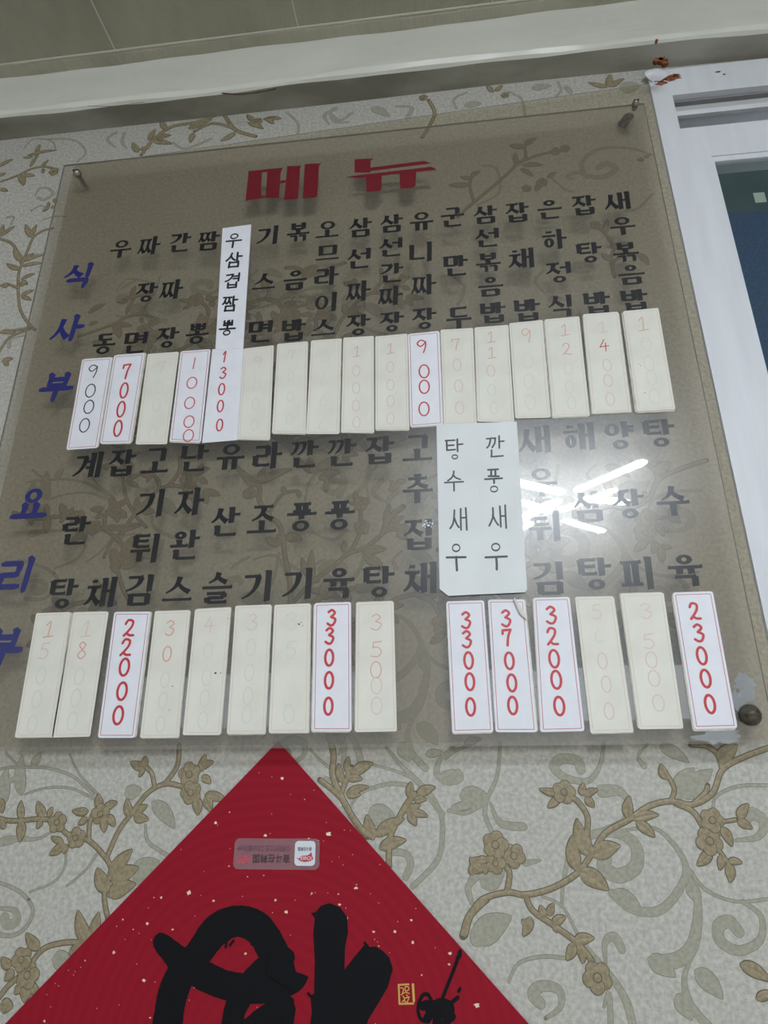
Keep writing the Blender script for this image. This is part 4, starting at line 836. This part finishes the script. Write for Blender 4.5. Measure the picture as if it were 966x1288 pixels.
# tall name strip and the white paper note
def strip():
    Y = YC-.0016; q = [at2(x, y, Y) for x, y in ((280, 287.3), (316, 282.4), (305.8, 438.5), (271, 439.5))]; c = np.mean(q, axis=0); loc = (c[0], Y, c[1])
    root = thing('name_strip', loc, 'tall narrow white paper strip with a handwritten noodle dish name, above the red 13000 slip', 'paper strip')
    b = MB(); b.slab(q, Y-.0004, YC, 'cardnew'); b.build('paper', root, loc)
    for ch, x, y, s in (('우', 294, 302, 1), ('삼', 294, 327, 1), ('겹', 292, 353, .95), ('짬', 289, 382, .95), ('뽕', 286, 413, .95)):
        b = MB(); p = at2(x, y, Y-.0005); glyph(b, ch, p[0], p[1], .029*s, .034*s, Y-.00055, 'pen', .06, .06, 'hand', .06); b.build('character', root, loc)
strip()
def note():
    Y = YC-.0022; q = [at2(x, y, Y) for x, y in ((549, 534), (650, 530.5), (663, 741), (661, 745), (564, 749.5), (553, 741))]; c = np.mean(q, axis=0); loc = (c[0], Y, c[1])
    root = thing('paper_note', loc, 'white paper note with two handwritten shrimp dish names, covering the middle of the board', 'paper note')
    b = MB(); b.slab(q, Y-.0005, Y+.0003, 'sheetw'); b.slab([lerp(p, tuple(c), .03) for p in q], Y+.0003, YC+.0003, 'cardedge'); b.build('paper', root, loc)
    for ch, x, y, w_, h_ in (('탕', 571, 566, .028, .038), ('수', 571, 605, .028, .035), ('새', 577, 653, .026, .036), ('우', 574, 699, .028, .045), ('깐', 623, 562, .028, .036), ('풍', 621, 606, .026, .042), ('새', 626, 650, .027, .036), ('우', 624, 698, .030, .045)):
        b = MB(); p = at2(x, y, Y-.0005); glyph(b, ch, p[0], p[1], w_, h_, Y-.0006, 'blackpen', .038, .038, 'hand', .03); b.build('character', root, loc)
    b = MB(); p = [at2(601, 534, Y-.0005), at2(604, 640, Y-.0005), at2(608, 746, Y-.0005)]; ribbon(b, p, .0005, Y-.00052, 'cardold', caps=False); o = b.build('tape_seam', root, loc)
note()

# ------------------------------------------------------------------ ceiling lamps (behind the viewer, mirrored in the board)
def mirror(px, py):                                     # where the mirrored view of a photo point meets the lamp height
    p = at(px, py, FRONT); d = ray(px, py); d = np.array([d[0], -d[1], d[2]])
    return p+d*(LAMP_Z-p[2])/d[2]
def lamp(bars, label):
    pts = [mirror(*e) for bb in bars for e in bb[:2]]; c = np.mean(pts, axis=0); loc = (c[0], c[1], 3.08)
    root = thing('ceiling_light', loc, label, 'ceiling light')
    base = MB()
    rows = [[(c[0]+r*math.cos(t), c[1]+r*math.sin(t), z) for t in np.linspace(0, 2*math.pi, 25)[:-1]] for r, z in ((.12, 3.08), (.12, 3.055), (.1, LAMP_Z+.012))]
    base.grid(rows, 'lampwhite', closed=True); base.face(rows[-1], 'lampwhite'); base.build('canopy', root, loc)
    for i, (e0, e1, wpx) in enumerate(bars):
        a, b_ = mirror(*e0), mirror(*e1); z = LAMP_Z+.004*(i % 3)
        d = (b_-a)[:2]; Ln = np.linalg.norm(d); d = d/Ln; n = np.array([-d[1], d[0]]); hw = wpx*1.15
        hb = MB()
        out = [tuple(a[:2]+n*hw*math.sin(t)-d*hw*math.cos(t)) for t in np.linspace(-math.pi/2, math.pi/2, 9)]+[tuple(b_[:2]+n*hw*math.sin(t)+d*hw*math.cos(t)) for t in np.linspace(math.pi/2, -math.pi/2, 9)]
        N = len(out)
        if sum(out[j][0]*out[(j+1) % N][1]-out[(j+1) % N][0]*out[j][1] for j in range(N)) < 0: out = out[::-1]
        hb.face([(x, y, z+.012) for x, y in out], 'lampwhite')
        for j in range(N):
            p, q = out[j], out[(j+1) % N]; hb.face([(*p, z), (*q, z), (*q, z+.012), (*p, z+.012)], 'lampwhite')
        bar = hb.build('light_bar', root, loc)
        gb = MB(); cc = np.mean(np.array(out), axis=0)
        ax = lambda p, s: tuple((lambda v, al: cc+d*(al-np.sign(al)*min(abs(al), hw*(1-s)))+n*np.dot(v, n)*s)(np.array(p)-cc, np.dot(np.array(p)-cc, d)))
        rws = [[(*ax(p, math.cos(t)), z-.0005-hw*.5*math.sin(t)) for p in out] for t in np.linspace(0, math.pi/2*.93, 5)]
        gb.grid(rws, 'lampglow', closed=True); gb.face(rws[-1], 'lampglow'); g = gb.build('diffuser'); g.parent = bar; g.matrix_parent_inverse = Matrix.Translation(-Vector(loc))
lamp([((575, 590), (703, 619), .03), ((585, 688), (699, 632), .027), ((655, 634), (688, 645), .026), ((640, 672), (666, 658), .022)], 'ceiling light of white LED bars mirrored in the board right beside the paper note')
lamp([((727, 616), (807, 581), .026), ((734, 629), (785, 634), .028), ((708, 643), (772, 620), .022), ((711, 655), (757, 667), .022)], 'ceiling light of crossed white LED bars mirrored in the board, further right')

for r_ in ROOTS: del r_['_at']
